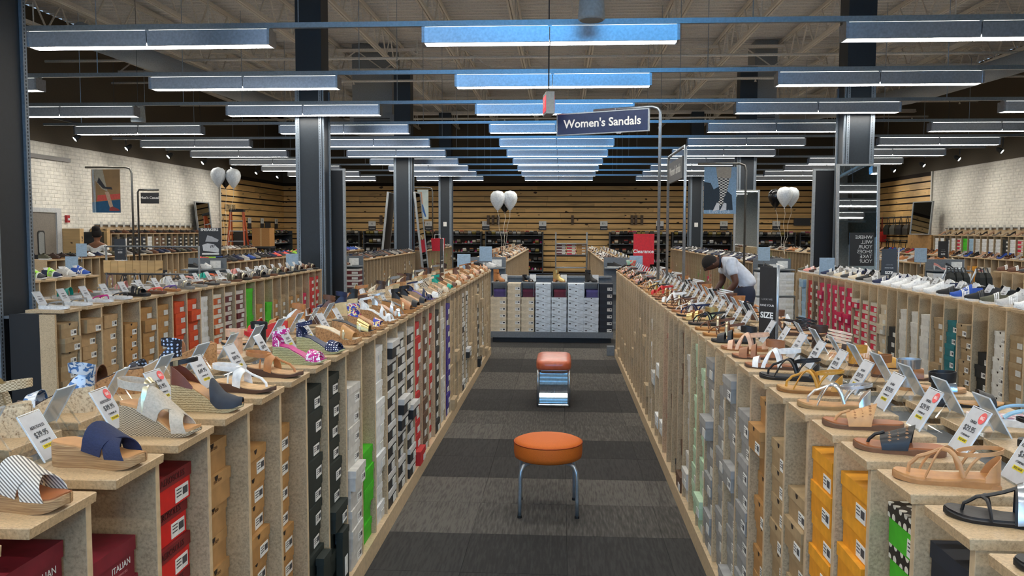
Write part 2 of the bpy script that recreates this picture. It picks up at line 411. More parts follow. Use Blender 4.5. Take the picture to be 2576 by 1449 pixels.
# ---- door in the brick wall
GD = M((128, 120, 110), 0.5)
door = MB().box(XL - .05, XL + .04, DY0 - .1, DY0, 0, DZ + .1).box(XL - .05, XL + .04, DY1, DY1 + .18, 0, DZ + .1).box(XL - .05, XL + .04, DY0, DY1, DZ, DZ + .1)
door = struct(door, 'door_1', M((196, 198, 198), 0.45))
ym = (DY0 + DY1) / 2
def oval(mb, x0, x1, yc, zc, hy, hz, hole=None):
    pts = []
    for q, (sy, sz) in enumerate(((1, 1), (-1, 1), (-1, -1), (1, -1))):
        for k in range(5):
            a = q * math.pi / 2 + k * math.pi / 8
            pts.append((yc + sy * (hy - .07) + .07 * math.cos(a), zc + sz * (hz - .07) + .07 * math.sin(a)))
    mb.loft([[(x0, y, z) for y, z in pts], [(x1, y, z) for y, z in pts]], caps=True); return mb
for k, (a, b) in enumerate(((DY0 + .01, ym - .01), (ym + .01, DY1 - .01))):
    lf = B(XL - .02, XL + .012, a, b, .01, DZ - .01).build('door_leaf', GD, door)
    yc = (b - .32) if k == 0 else (a + .32)
    oval(MB(), XL + .011, XL + .022, yc, 1.45, .13, .28).build('window_gasket', BLACK, lf)
    oval(MB(), XL + .021, XL + .025, yc, 1.45, .10, .25).build('pane', M((150, 152, 150), 0.15), lf)
    B(XL + .012, XL + .036, (b - .12) if k == 0 else (a + .05), (b - .05) if k == 0 else (a + .12), 1.0, 1.07).build('lock_plate', CHROME, lf)

# ---- roof deck, joists, girders
ck = MB(); rings = []
y = YF
while y <= YB:
    for dy, dz in ((0, 0), (.09, 0), (.12, .06), (.21, .06)):
        rings.append([(XL, y + dy, ZR + dz), (XR, y + dy, ZR + dz)])
    y += .24
ck.loft(rings, ring_closed=False)
ck.box(XL, XR, YF, YB, ZR + .1, ZR + .25)
CEIL = M((216, 213, 208), 0.8)
ceiling = struct(ck, 'ceiling', CEIL)
JO = M((218, 210, 198), 0.7)
def truss(L, h, step):
    mb = MB()
    for z in (0, h): mb.box(0, L, -.05, -.01, z, z + .07).box(0, L, .01, .05, z, z + .07)
    n = int(L / step)
    for i in range(n):
        a, b = (i * step, (i + .5) * step)
        mb.bar((a, 0, .03), (b, 0, h + .03), .028); mb.bar((b, 0, h + .03), ((i + 1) * step, 0, .03), .028)
    return mb
jm = truss(YB - YF - .1, .62, 1.0).mesh('joist', JO)
x = XL + .9
while x < XR - .3:
    place(jm, 'joist', ceiling, (x, YF + .05, 5.86), math.pi / 2); x += 1.62
gm = truss(XR - XL - .02, .5, 1.4)
gm.box(0, XR - XL - .02, -.09, .09, -.04, 0)
gme = gm.mesh('girder', JO)
CY = (5.68, 13.6, 21.5, 29.3); CXL, CXR = -4.08, 4.6
for y in CY: place(gme, 'girder', ceiling, (XL + .01, y, 5.82))

# ---- columns with slotted standards
hw = .21
std = MB()
std.box(-.022, .022, -.012, .012, 0, 3.9)
col_me = B(-hw, hw, -hw, hw, 0, 5.82).mesh('shaft', COLUMN)
colbase_me = B(-hw - .015, hw + .015, -hw - .015, hw + .015, 0, .12).mesh('base_trim', DGREY)
std_me = std.mesh('slotted_standard', M((126, 136, 146), .4, .4))
sl = MB()
for i in range(150): sl.box(-.004, .004, -.0135, -.0119, .35 + i * .026, .365 + i * .026)
slot_me = sl.mesh('slots', BLACK)
names = {(0, 0): 'dark grey steel column at the left edge of the picture', (0, 1): 'dark grey square column standing beyond the left sandal shelves',
         (0, 2): 'dark grey column flanked by two leaning mirrors', (0, 3): 'farthest dark grey column on the left, with white thermostat',
         (1, 1): 'dark grey column rising behind the big framed mirror', (1, 2): 'dark grey column behind the diamond leggings poster', (1, 3): 'farthest dark grey column on the right, with white thermostat',
         (1, 0): 'dark grey column outside the right edge of the picture'}
COLS = {}
for s, cx in enumerate((CXL, CXR)):
    for i, cy in enumerate(CY):
        if s == 1 and i == 0: continue
        t = thing('column', names[(s, i)], 'column', (cx, cy, 0), 0, 'store columns'); COLS[(s, i)] = t
        place(col_me, 'shaft', t); place(colbase_me, 'base_trim', t)
        for ang in range(4):
            for e in (-1, 1):
                p = Matrix.Rotation(ang * math.pi / 2, 4, 'Z') @ Vector((e * (hw - .03), -hw - .011, .0))
                so = place(std_me, 'slotted_standard', t, (p.x, p.y, .13), ang * math.pi / 2)
                if i < 2 and ang in (0, 1): place(slot_me, 'slots', so)
        if i == 3: B(-.06, .06, -hw - .03, -hw - .001, 1.9, 2.05).build('thermostat', WHITE, t)

# ---- light rails and fluorescent lamps
H0 = 3.56
RAIL_C = M((170, 178, 184), 0.28, 1.0)
HOUS = M((190, 194, 202), 0.3, 1.0)
TUBE = M_emit('tube_glow', (255, 250, 240), TUBE_STRENGTH)
lamp_h = MB()
for (a, b) in ((-1.22, -.004), (.004, 1.22)):
    rr = []
    for xx in (a, b):
        rr.append([(xx, -.10, .158), (xx, .10, .158), (xx, .092, .012), (xx, .076, .010), (xx, .074, .035), (xx, -.074, .035), (xx, -.076, .010), (xx, -.092, .012)])
    lamp_h.loft(rr, caps=True)
lh_me = lamp_h.mesh('housing', HOUS)
tb = MB()
tb.loft([[(xx, .072, .03), (xx, .072, .016), (xx, .04, .012), (xx, -.04, .012), (xx, -.072, .016), (xx, -.072, .03)] for xx in (-.6, .6)], caps=True)
tb_me = tb.mesh('tube', TUBE)
cap_me = B(-.012, .012, -.103, .103, .012, .162).mesh('end_cap', HOUS)
spine_me = B(-1.22, 1.22, -.045, .045, .158, .185).mesh('spine', RAIL_C)
up_me = MB()
for a, b in ((-1.2, -.02), (.02, 1.2)):
    for e in (-1, 1): up_me.box(a, b, *sorted((e * .05, e * .085)), .1585, .163)
up_me = up_me.mesh('uplight_slot', M_emit('uplight_glow', (255, 250, 240), UPLIGHT_STRENGTH))
rail_me = MB()
rail_me.box(XL + 1.65, XR - 1.9, -.022, .022, .185, .235)
rail_me = rail_me.mesh('rail', RAIL_C)
rod_me = MB().tube([(0, 0, .235), (0, 0, 5.86 - H0)], .006, 6).mesh('hanger', STEEL)
rowname = {0: 'nearest', 1: 'second', 2: 'third', 3: 'fourth', 4: 'fifth', 5: 'sixth', 6: 'seventh', 7: 'eighth', 8: 'ninth', 9: 'tenth'}
cn = {-2: 'far left', -1: 'left', 0: 'middle', 1: 'right', 2: 'far right'}
for r in range(-6, 10):
    y = 8.22 + 2.475 * r
    t = thing('lighting_rail', ('%s ceiling light rail counted from the camera' % rowname[r]) if r >= 0 else 'ceiling light rail above and behind the picture', 'light rail', (0, y, H0), 0, 'rails that carry the lamps')
    place(rail_me, 'rail', t)
    for x in (-9.2, -6.05, -2.6, 1.8, 5.8, 9.6): place(rod_me, 'hanger', t, (x, 0, 0))
    for c in range(-2, 3):
        x = -.13 + 3.96 * c + (.04 if c > 0 else 0)
        if r == -1 and c == -1: continue
        t = thing('fluorescent_lamp', ('%s lamp on the %s ceiling light rail from the camera' % (cn[c], rowname[r])) if r >= 0 else 'fluorescent lamp hung outside the picture, above the camera', 'lamp', (x, y, H0), 0, 'fluorescent lamps under the rails')
        place(lh_me, 'housing', t); place(spine_me, 'spine', t); place(up_me, 'uplight_slot', t)
        for e in (-.61, .61): place(tb_me, 'tube', t, (e, 0, 0))
        for e in (-1.22, 1.22): place(cap_me, 'end_cap', t, (e, 0, 0))

# ---- wall-washing spotlights
def spot(p, aim, label, lit=True):
    d = (Vector(aim) - Vector(p)).normalized()
    t = thing('track_spotlight', label, 'spotlight', p, 0, 'wall spotlights')
    q = d.to_track_quat('-Z', 'Y').to_euler()
    MB().lathe([(.03, .16), (.05, .12), (.062, 0), (.056, 0), (.05, .02)], 14).build('can', DGREY, t, rot=tuple(q), smooth=True)
    MB().lathe([(.0, .014), (.054, .012)], 14).build('lens', M_emit('spot_lens', (255, 248, 235), 30), t, rot=tuple(q))
    MB().bar((0, 0, .1), (0, 0, .34), .02).build('stem', DGREY, t)
    l = bpy.data.lights.new('beam', 'SPOT'); l.energy = SPOT_WATTS; l.spot_size = R(115); l.spot_blend = 1.0; l.color = (1, .95, .87); l.shadow_soft_size = .06
    lo = bpy.data.objects.new('beam', l); C.objects.link(lo); lo.parent = t; lo.rotation_euler = q; lo.location = d * .02
for s, X, wx in ((-1, -10.1, XL), (1, 10.2, XR)):
    tr = thing('spotlight_track', 'dark track carrying spotlights along the %s wall' % ('left' if s < 0 else 'right'), 'track', (X, 0, 3.95), 0, 'spotlight tracks')
    B(-.02, .02, 13, 33, 0, .04).build('track_bar', DGREY, tr)
    for j in range(5): MB().tube([(0, 14 + j * 4.5, .04), (0, 14 + j * 4.5, 1.9)], .006, 6).build('hanger', DGREY, tr)
    for i in range(7 if s < 0 else 6):
        y = (16.9 + 2.06 * i) if s < 0 else (20.2 + 2.1 * i)
        spot((X, y, 3.62), (wx + s * -.0, y - 1.7, 1.9), '%s wall spotlight from the camera along the %s wall' % (ordn(i + 1), 'left' if s < 0 else 'right'))

# ---- pipes, ducts, pendant speakers, exit sign
for i, y in enumerate((9.0, 12.0, 14.9, 17.9, 20.6, 24.4, 27.6)):
    t = thing('sprinkler_pipe', '%s white sprinkler pipe under the roof, counted from the camera' % ordn(i + 1), 'pipe', (0, y, 5.42), 0, 'sprinkler pipes')
    MB().tube([(XL + .3, 0, 0), (XR - .3, 0, 0)], .03, 8).build('main_pipe', JO, t, smooth=True)
    for k in range(7):
        x = -9.6 + k * 3.25
        MB().tube([(x, 0, 0), (x, 0, .44)], .012, 6).build('drop', JO, t)
        MB().lathe([(.012, -.07), (.03, -.075), (.03, -.08), (.012, -.03), (.012, 0)], 8, (x + 1.2, 0, 0)).build('sprinkler_head', JO, t)
DUCT = M((140, 142, 142), 0.5)
for lab, x0, x1, y0, y1, z0, z1 in (('pale grey duct drop beside the column with leaning mirrors', -5.5, -4.45, 21.85, 22.9, 4.35, 6.595), ('pale grey duct drop right of the leggings poster column', 4.86, 5.42, 21.85, 22.7, 4.4, 6.595)):
    t = thing('duct_drop', lab, 'duct', ((x0 + x1) / 2, (y0 + y1) / 2, z0), 0, 'duct drops'); hx, hy, h = (x1 - x0) / 2, (y1 - y0) / 2, z1 - z0
    B(-hx, hx, -hy, hy, .42, h).build('plenum', DUCT, t); B(-hx - .06, hx + .06, -hy - .06, hy + .06, 0, .42).build('diffuser_box', DUCT, t)
    for k in range(5): B(-hx + .05, hx - .05, -hy - .075, -hy - .061, .06 + k * .06, .085 + k * .06).build('louvre', DGREY, t)
t = thing('air_duct', 'long pale air duct sloping under the roof at the left', 'duct', (-8.2, 20, 5.08)); MB().tube([(0, -6, 0), (.5, 3, 0), (1.8, 9, 0)], .2, 14).build('duct_run', DUCT, t, smooth=True)
t = thing('air_duct', 'pale air duct bending under the roof at the right', 'duct', (8.4, 20, 5.05)); MB().tube([(.8, -6, 0), (0, 1, 0), (-2.0, 5, 0)], .2, 14).build('duct_run', DUCT, t, smooth=True)
def speaker(px, py, Y, label):
    p = at(px, py, Y)
    t = thing('pendant_speaker', label, 'speaker', p, 0, 'pendant speakers')
    MB().lathe([(.05, .29), (.085, .285), (.105, .2), (.118, .03), (.112, .005), (.1, 0)], 24).build('body', M((196, 206, 212), 0.4), t, smooth=True)
    MB().lathe([(.0, .0), (.1, .0), (.1, .006)], 24, (0, 0, -.004)).build('grille', M((150, 158, 162), 0.6), t)
    MB().tube([(0, 0, .28), (0, 0, 5.85 - p.z)], .004, 6).build('cable', DGREY, t)
speaker(1488, 51, 7.4, 'white pendant speaker at the top of the picture')
speaker(348, 308, 13.6, 'white pendant speaker hanging at the left among lamps')
p = at(1380, 290, 9.3)
t = thing('exit_sign', 'grey hanging exit sign with red lit faces, seen edge on', 'sign', p, R(8))
B(-.045, .045, -.15, .15, 0, .235).build('housing', M((128, 132, 134), 0.5), t)
EX = M_emit('exit_red', (235, 40, 60), 0.8)
for e, rz in ((1, math.pi / 2), (-1, -math.pi / 2)):
    f = B(-.13, .13, -.002, .002, .03, .2).build('lit_face', EX, t, (e * .047, 0, 0), rz)
    letters('EXIT', .11, WHITE, f, (0, -.0035, .115), bold=.02)
MB().tube([(0, 0, .235), (0, 0, 5.85 - p.z)], .008, 6).build('stem', DGREY, t)
# ================================================================== SHOES
def interp(pts, t):
    if t <= pts[0][0]: return pts[0][1]
    for (a, va), (b, vb) in zip(pts, pts[1:]):
        if t <= b:
            k = (t - a) / (b - a); k = k * k * (3 - 2 * k) if len(pts) > 3 else k
            return va + (vb - va) * k
    return pts[-1][1]
def lerp(pts, t):
    if t <= pts[0][0]: return pts[0][1]
    for (a, va), (b, vb) in zip(pts, pts[1:]):
        if t <= b: return va + (vb - va) * (t - a) / (b - a)
    return pts[-1][1]
WID = [(0, .0), (.02, .40), (.06, .66), (.13, .80), (.25, .82), (.40, .76), (.55, .84), (.68, .98), (.77, 1.0), (.86, .90), (.93, .68), (.97, .45), (1, .0)]
HGT = [(0, .09), (.3, .09), (.42, .080), (.55, .062), (.7, .046), (.85, .034), (.95, .026), (1, .02)]
TS = [0, .02, .06, .13, .22, .32, .42, .52, .62, .70, .77, .84, .90, .94, .97, .99, 1.0]
class Last:
    def __init__(s, L=.235, W=.042, top=((0, .012), (1, .012)), bot=((0, 0), (.8, 0), (1, .006))):
        s.L, s.W, s.top, s.bot = L, W, list(top), list(bot)
    def x(s, t): return (t - .5) * s.L
    def w(s, t): return max(.0015, lerp(WID, t) * s.W)
    def c(s, t): return .006 * math.sin(math.pi * t)
    def zt(s, t): return interp(s.top, t)
    def zb(s, t): return interp(s.bot, t)
    def sole(s, ts=TS, flare=.93, lip=.003, dz=0.0, zt=None, zb=None, k=1.0):
        zt = zt or s.zt; zb = zb or s.zb; rings = []
        for t in ts:
            x, c, w_ = s.x(t), s.c(t), s.w(t) * k; a, b = zt(t) + dz, zb(t)
            tk = min(1.0, .55 + .45 * min(1, 12 * min(t, 1 - t) + .2))
            rings.append([(x, c - w_ + lip, a), (x, c - w_, a - lip), (x, c - w_ * flare, b), (x, c + w_ * flare, b), (x, c + w_, a - lip), (x, c + w_ - lip, a)])
        return MB().loft(rings, caps=True)
    def insole(s, ts=TS, k=.93, h=.0025):
        return MB().loft([[(s.x(t) * .985, s.c(t) - s.w(t) * k, s.zt(t) + h), (s.x(t) * .985, s.c(t) - s.w(t) * k, s.zt(t) - .001), (s.x(t) * .985, s.c(t) + s.w(t) * k, s.zt(t) - .001), (s.x(t) * .985, s.c(t) + s.w(t) * k, s.zt(t) + h)] for t in ts], caps=True)
    def pt(s, t, th, k=1.0, out=0.0):
        """point on the foot: th = 0 right edge, pi left edge"""
        h = lerp(HGT, t) * k; sn = max(0.0, math.sin(th)) ** .75
        return Vector((s.x(t), s.c(t) + (s.w(t) * 1.0 + out) * math.cos(th), s.zt(t) - .004 + (h + out) * sn))
    def strap(s, ta, tb, wd, k=1.0, n=12, th=.0022, wm=None, out=0.0, mb=None):
        """band over the foot from the left edge at ta to the right edge at tb"""
        rings = []
        for i in range(n + 1):
            u = i / n; a = math.pi * (1 - u); t = ta + (tb - ta) * u
            ww = wd if wm is None else wd + (wm - wd) * math.sin(math.pi * u)
            dt = ww / s.L / 2
            p0, p1 = s.pt(t - dt, a, k, out), s.pt(t + dt, a, k, out); q0, q1 = s.pt(t - dt, a, k, out + th), s.pt(t + dt, a, k, out + th)
            rings.append([p0, p1, q1, q0])
        return (mb or MB()).loft(rings, caps=True)
    def cord(s, pts, r=.003, k=1.0, n=6, mb=None, flat=None):
        """narrow strap through (t, theta) control points on the foot"""
        P = []
        pts = [(q[0], q[1], q[2] if len(q) > 2 else 1.0) for q in pts]
        for (t0, a0, k0), (t1, a1, k1) in zip(pts, pts[1:]):
            for j in range(5):
                u = j / 5; P.append(s.pt(t0 + (t1 - t0) * u, a0 + (a1 - a0) * u, k * (k0 + (k1 - k0) * u), r))
        P.append(s.pt(pts[-1][0], pts[-1][1], k * pts[-1][2], r))
        return (mb or MB()).tube(P, r, n, rb=flat)
    def ring(s, tc=.15, h=.075, a=.036, b=.027, ht=.014, tilt=.12, th=.0022, arc=(0, 2 * math.pi), n=20, mb=None, flare=0.0):
        """ankle strap or cuff: upright band round the ankle"""
        cx, cz = s.x(tc), s.zt(.1) + h; rings = []
        closed = arc[1] - arc[0] > 6.2
        for i in range(n if closed else n + 1):
            ph = arc[0] + (arc[1] - arc[0]) * i / n
            ca, sa = math.cos(ph), math.sin(ph)
            def q(rad, z): return (cx + (a + rad) * ca, s.c(tc) + (b + rad) * sa, cz + z + tilt * a * ca)
            rings.append([q(0, -ht / 2), q(th, -ht / 2), q(th + flare, ht / 2), q(flare, ht / 2)])
        return (mb or MB()).loft(rings, closed=closed, caps=not closed)
    def counter(s, h=.045, t1=.30, h1=.012, th=.002, lean=.0, mb=None, h0=None):
        """wall round the heel from side to side"""
        rings = []; ts = [t1, t1 * .7, t1 * .4, t1 * .18, .06, .02, .004]
        seq = [(t, 1) for t in ts] + [(t, -1) for t in reversed(ts)]
        for t, e in seq:
            hh = h1 + (h - h1) * (1 - t / t1) ** .7
            x, y, z = s.x(t), s.c(t) + e * s.w(t) * .97, s.zt(t) - .004
            ln = lean * hh
            rings.append([(x + ln * .3, y, z), (x, y + e * th, z), (x + ln, y * .86 + e * th, z + hh), (x + ln + .001, y * .86, z + hh)])
        return (mb or MB()).loft(rings, caps=True)
    def vamp(s, t0, t1=.995, k=1.0, n=10, m=10, mb=None, out=.002, scoop=.0):
        """closed toe box"""
        rings = []
        for i in range(n + 1):
            t = t0 + (t1 - t0) * i / n
            rings.append([s.pt(t - (scoop * math.sin(math.pi * j / m) * (1 - i / n) if scoop else 0), math.pi * (1 - j / m), k, out) for j in range(m + 1)])
        mb = (mb or MB()).loft(rings, ring_closed=False)
        return mb.add([(x, y, z - .002) for x, y, z in [tuple(p) for p in rings[0]]] + rings[0], [(j, j + 1, j + m + 2, j + m + 1) for j in range(m)])

def wedge(h, plat=.016, L=.235, W=.040): return Last(L, W, ((0, h), (.14, h * .99), (.30, h * .88), (.52, h * .45 + plat * .55), (.72, plat + .002), (.9, plat + .004), (1, plat + .012)), ((0, 0), (.68, 0), (.85, .003), (1, .017)))
def flat(h=.012, L=.22, W=.040): return Last(L, W, ((0, h + .006), (.25, h + .006), (.5, h), (.8, h), (1, h + .005)), ((0, 0), (.8, 0), (1, .004)))
A0, PI = math.pi * .02, math.pi
def st_cross_wedge():
    l = wedge(.058, .026, .24, .042)
    return [('sole', l.sole(), 'sole'), ('insole', l.insole(), 'insole'), ('band', l.strap(.50, .74, .052, 1.0, out=.0026), 'upper'), ('band', l.strap(.76, .50, .050, .96), 'upper')]
def st_slingback_wedge():
    l = wedge(.085, .014, .235, .040)
    up = l.strap(.40, .74, .055, 1.0, out=.0026)
    return [('sole', l.sole(), 'sole'), ('insole', l.insole(h=.007), 'insole'), ('band', up, 'upper'), ('band', l.strap(.80, .58, .040, .95), 'upper'),
            ('ankle_strap', l.ring(.2, .055, .050, .033, .022, -.15), 'upper'), ('buckle', l.strap(.36, .40, .012, 1.02, out=.004), 'metal')]
def st_espadrille():
    l = wedge(.088, .016, .235, .039)
    return [('sole', l.sole(lip=.005), 'sole'), ('insole', l.insole(), 'insole'), ('toe_cap', l.vamp(.60, .99, .95, scoop=.05), 'upper'), ('heel_counter', l.counter(.062, .34, .006), 'accent'),
            ('ankle_strap', l.ring(.17, .066, .042, .030, .012, .2), 'strap'), ('buckle', l.ring(.17, .066, .044, .032, .016, .2, arc=(-2.0, -1.6), n=3), 'metal')]
def st_thong_ankle():
    l = Last(.235, .041, ((0, .036), (.3, .030), (.6, .016), (.85, .016), (1, .026)), ((0, 0), (.7, 0), (1, .012)))
    m = MB(); l.strap(.42, .46, .030, .78, mb=m); l.cord([(.85, PI / 2, .02), (.835, PI / 2, .6), (.76, PI / 2, 1.0), (.5, PI / 2)], .0045, .8, mb=m)
    for e in (A0, PI - A0): l.cord([(.30, e), (.30, PI / 2 + (e - PI / 2) * .6)], .005, .6, mb=m, flat=.003)
    return [('sole', l.sole(lip=.002), 'sole'), ('insole', l.insole(h=.004), 'insole'), ('thong', m, 'upper'), ('ankle_strap', l.ring(.20, .050, .050, .034, .016, -.1), 'upper')]
def st_peep_wedge():
    l = wedge(.080, .014, .235, .040); m = MB(); l.strap(.84, .74, .034, .95, mb=m); l.strap(.72, .84, .034, 1.0, out=.003, mb=m)
    n = MB(); l.ring(.15, .054, .036, .028, .020, .25, mb=n); l.counter(.055, .16, .022, mb=n)
    return [('sole', l.sole(lip=.004), 'sole'), ('insole', l.insole(), 'insole'), ('toe_band', m, 'upper'), ('heel_strap', n, 'upper'), ('lining', l.counter(.05, .09, .03, th=.0005), 'accent')]
def st_slide_wedge():
    l = wedge(.085, .026, .24, .042)
    return [('sole', l.sole(), 'sole'), ('insole', l.insole(), 'insole'), ('band', l.strap(.72, .72, .062, .95), 'upper'), ('buckle', l.strap(.66, .66, .012, .97, out=.003), 'metal')]
def st_ankle_wedge():
    l = wedge(.084, .020, .235, .039); m = MB(); l.strap(.76, .76, .040, .95, mb=m)
    n = MB(); l.ring(.15, .050, .037, .029, .026, .15, mb=n, flare=.001); l.counter(.058, .30, .012, mb=n)
    return [('sole', l.sole(), 'sole'), ('insole', l.insole(), 'insole'), ('toe_band', m, 'upper'), ('ankle_cuff', n, 'upper')]
def st_strappy_wedge():
    l = wedge(.090, .018, .235, .039); m = MB()
    for ta, tb in ((.82, .70), (.70, .82), (.56, .66), (.62, .52)): l.strap(ta, tb, .014, 1.0, out=rng.choice((0, .002)), mb=m)
    l.counter(.05, .2, .02, mb=m)
    return [('sole', l.sole(), 'sole'), ('insole', l.insole(), 'insole'), ('straps', m, 'upper'), ('ankle_strap', l.ring(.18, .062, .042, .031, .012, .2), 'upper')]
def st_perf_thong():
    l = flat(.014); m = l.strap(.50, .54, .060, .66, n=14, wm=.082)
    c = l.cord([(.84, PI / 2, .02), (.82, PI / 2, .5), (.76, PI / 2, .95), (.66, PI / 2, 1.05)], .0045, .66)
    h = MB()
    for i in range(9):
        for r_ in (0, 1, 2):
            a = PI * (.18 + .64 * i / 8); t = .42 + .09 * r_; p = l.pt(t, a, .66, .0036); q = l.pt(t, a, .66, .0026); d = (p - q).normalized() if (p - q).length > 1e-6 else Vector((0, 0, 1))
            u = Vector((1, 0, 0)); v = d.cross(u).normalized(); k = .0032 if r_ != 1 else .0022
            h.add([p + u * k * 1.5, p + v * k, p - u * k * 1.5, p - v * k, q + u * k, q + v * k, q - u * k, q - v * k], BOXF)
    return [('sole', l.sole(), 'sole'), ('insole', l.insole(k=.95, h=.003), 'insole'), ('vamp', m, 'upper'), ('thong_post', c, 'upper'), ('cut_outs', h, 'accent')]
def st_gladiator():
    l = flat(.013); m = MB()
    l.cord([(.85, PI / 2, .02), (.84, PI / 2, .6), (.76, PI / 2, 1.0), (.58, PI / 2)], .0046, 1.0, mb=m)
    l.cord([(.72, A0), (.58, PI * .42), (.36, PI - A0)], .0052, 1.0, mb=m, flat=.0026); l.cord([(.72, PI - A0), (.58, PI * .58), (.36, A0)], .0052, 1.0, mb=m, flat=.0026)
    l.cord([(.36, A0), (.3, .3), (.22, .55)], .0034, 1.0, mb=m); l.cord([(.36, PI - A0), (.3, PI - .3), (.22, PI - .55)], .0034, 1.0, mb=m)
    n = l.ring(.20, .058, .046, .033, .009, -.15); l.counter(.055, .16, .01, mb=n)
    hl = B(l.x(.01), l.x(.2), -.028, .03, 0, .008)
    return [('sole', l.sole(), 'sole'), ('insole', l.insole(k=.95, h=.003), 'insole'), ('straps', m, 'upper'), ('ankle_strap', n, 'upper'), ('heel_block', hl, 'sole')]
def st_tstrap():
    l = flat(.010); m = MB(); l.cord([(.85, PI / 2, .02), (.835, PI / 2, .6), (.74, PI / 2, 1.0), (.40, PI / 2)], .0055, .75, mb=m, flat=.0035); l.strap(.40, .40, .02, .8, mb=m)
    l.cord([(.62, A0), (.66, PI * .35), (.70, PI / 2)], .0035, .78, mb=m); l.cord([(.62, PI - A0), (.66, PI * .65), (.70, PI / 2)], .0035, .78, mb=m)
    return [('sole', l.sole(), 'sole'), ('insole', l.insole(k=.95, h=.003), 'insole'), ('straps', m, 'upper'), ('ankle_strap', l.ring(.20, .048, .046, .033, .010, -.2), 'upper'), ('stud', l.strap(.42, .40, .01, .84, out=.004, n=6), 'metal')]
def st_cross_flat():
    l = flat(.010); m = MB(); l.strap(.78, .78, .024, .95, mb=m); l.strap(.64, .34, .016, 1.0, out=.002, mb=m); l.strap(.34, .64, .016, 1.0, mb=m)
    n = l.ring(.20, .060, .046, .033, .016, -.1); l.counter(.05, .12, .02, mb=n)
    return [('sole', l.sole(), 'sole'), ('insole', l.insole(k=.95, h=.003), 'insole'), ('straps', m, 'upper'), ('ankle_strap', n, 'upper')]
def st_cuff_flat():
    l = flat(.010); m = MB(); l.strap(.76, .76, .036, .95, mb=m); l.strap(.56, .56, .02, .9, mb=m)
    n = l.ring(.15, .055, .038, .030, .030, .08, flare=.001); l.counter(.06, .30, .012, mb=n)
    return [('sole', l.sole(), 'sole'), ('insole', l.insole(k=.95, h=.003), 'insole'), ('toe_band', m, 'upper'), ('ankle_cuff', n, 'upper')]
def st_tall_cuff():
    l = flat(.010); m = MB(); l.strap(.78, .74, .030, .95, mb=m); l.strap(.66, .72, .02, .95, mb=m)
    n = l.ring(.15, .078, .038, .030, .034, .05, flare=.002); l.counter(.085, .26, .02, mb=n)
    return [('sole', l.sole(), 'sole'), ('insole', l.insole(k=.95, h=.003), 'insole'), ('toe_band', m, 'upper'), ('ankle_cuff', n, 'upper'), ('buckle', l.ring(.15, .078, .041, .033, .016, .05, arc=(1.3, 1.8), n=3), 'metal')]
def st_loop_flat():
    l = flat(.010); m = MB()
    for k in range(4): l.strap(.80 - k * .05, .70 + k * .03, .007, 1.0 + .1 * k, mb=m)
    n = MB()
    for k in range(4): l.ring(.17 + .015 * k, .055 + k * .014, .050, .034, .006, -.2, mb=n)
    return [('sole', l.sole(), 'sole'), ('insole', l.insole(k=.95, h=.003), 'insole'), ('straps', m, 'upper'), ('ankle_straps', n, 'upper')]
def st_flipflop():
    l = Last(.24, .046, ((0, .028), (.4, .024), (1, .022)), ((0, 0), (.8, 0), (1, .006))); m = MB()
    for e in (A0, PI - A0): l.cord([(.83, PI / 2, .02), (.80, PI / 2, .9), (.66, PI / 2 + (e - PI / 2) * .55), (.38, e)], .0065, .75, mb=m, flat=.004)
    return [('sole', l.sole(lip=.003), 'sole'), ('footbed', l.insole(h=.003), 'insole'), ('thong_strap', m, 'upper')]
def st_slide():
    l = Last(.25, .047, ((0, .032), (.4, .026), (1, .024)), ((0, 0), (.8, 0), (1, .008)))
    m = l.strap(.62, .62, .045, .95); l.strap(.42, .42, .03, .85, mb=m)
    return [('sole', l.sole(lip=.003), 'sole'), ('footbed', l.insole(h=.004), 'insole'), ('band', m, 'upper'), ('buckle', l.strap(.62, .62, .012, .98, out=.003), 'metal')]
def st_sneaker():
    l = Last(.265, .045, ((0, .034), (.3, .030), (.6, .024), (.85, .022), (1, .030)), ((0, .004), (.1, 0), (.75, 0), (1, .014)))
    u = l.vamp(.50, .985, 1.05, n=9, m=10); l.counter(.062, .56, .058, lean=.1, mb=u, th=.004)
    tg = l.strap(.50, .50, .075, 1.12, n=10, th=.004); la = MB()
    for k in range(5): l.strap(.48 + .045 * k, .47 + .045 * k, .009, 1.13 - .012 * k, n=8, th=.003, out=.003, mb=la)
    lining = l.sole([t for t in TS if t < .55], dz=.028, zb=lambda t: l.zt(t), k=.80)
    return [('sole', l.sole(lip=.004), 'sole'), ('upper', u, 'upper'), ('tongue', tg, 'accent'), ('laces', la, 'lace'), ('lining', lining, 'lining')]
def st_slipon():
    l = Last(.255, .044, ((0, .026), (.6, .022), (1, .026)), ((0, 0), (.85, 0), (1, .008)))
    u = l.vamp(.44, .985, .98, n=9, m=10); l.counter(.046, .50, .050, lean=.1, mb=u, th=.003)
    lining = l.sole([t for t in TS if t < .52], dz=.018, zb=lambda t: l.zt(t), k=.82)
    la = MB()
    for k in range(3): l.strap(.50 + .05 * k, .50 + .05 * k, .008, 1.0, n=8, th=.003, out=.003, mb=la)
    return [('sole', l.sole(lip=.003), 'sole'), ('upper', u, 'upper'), ('laces', la, 'lace'), ('lining', lining, 'lining')]
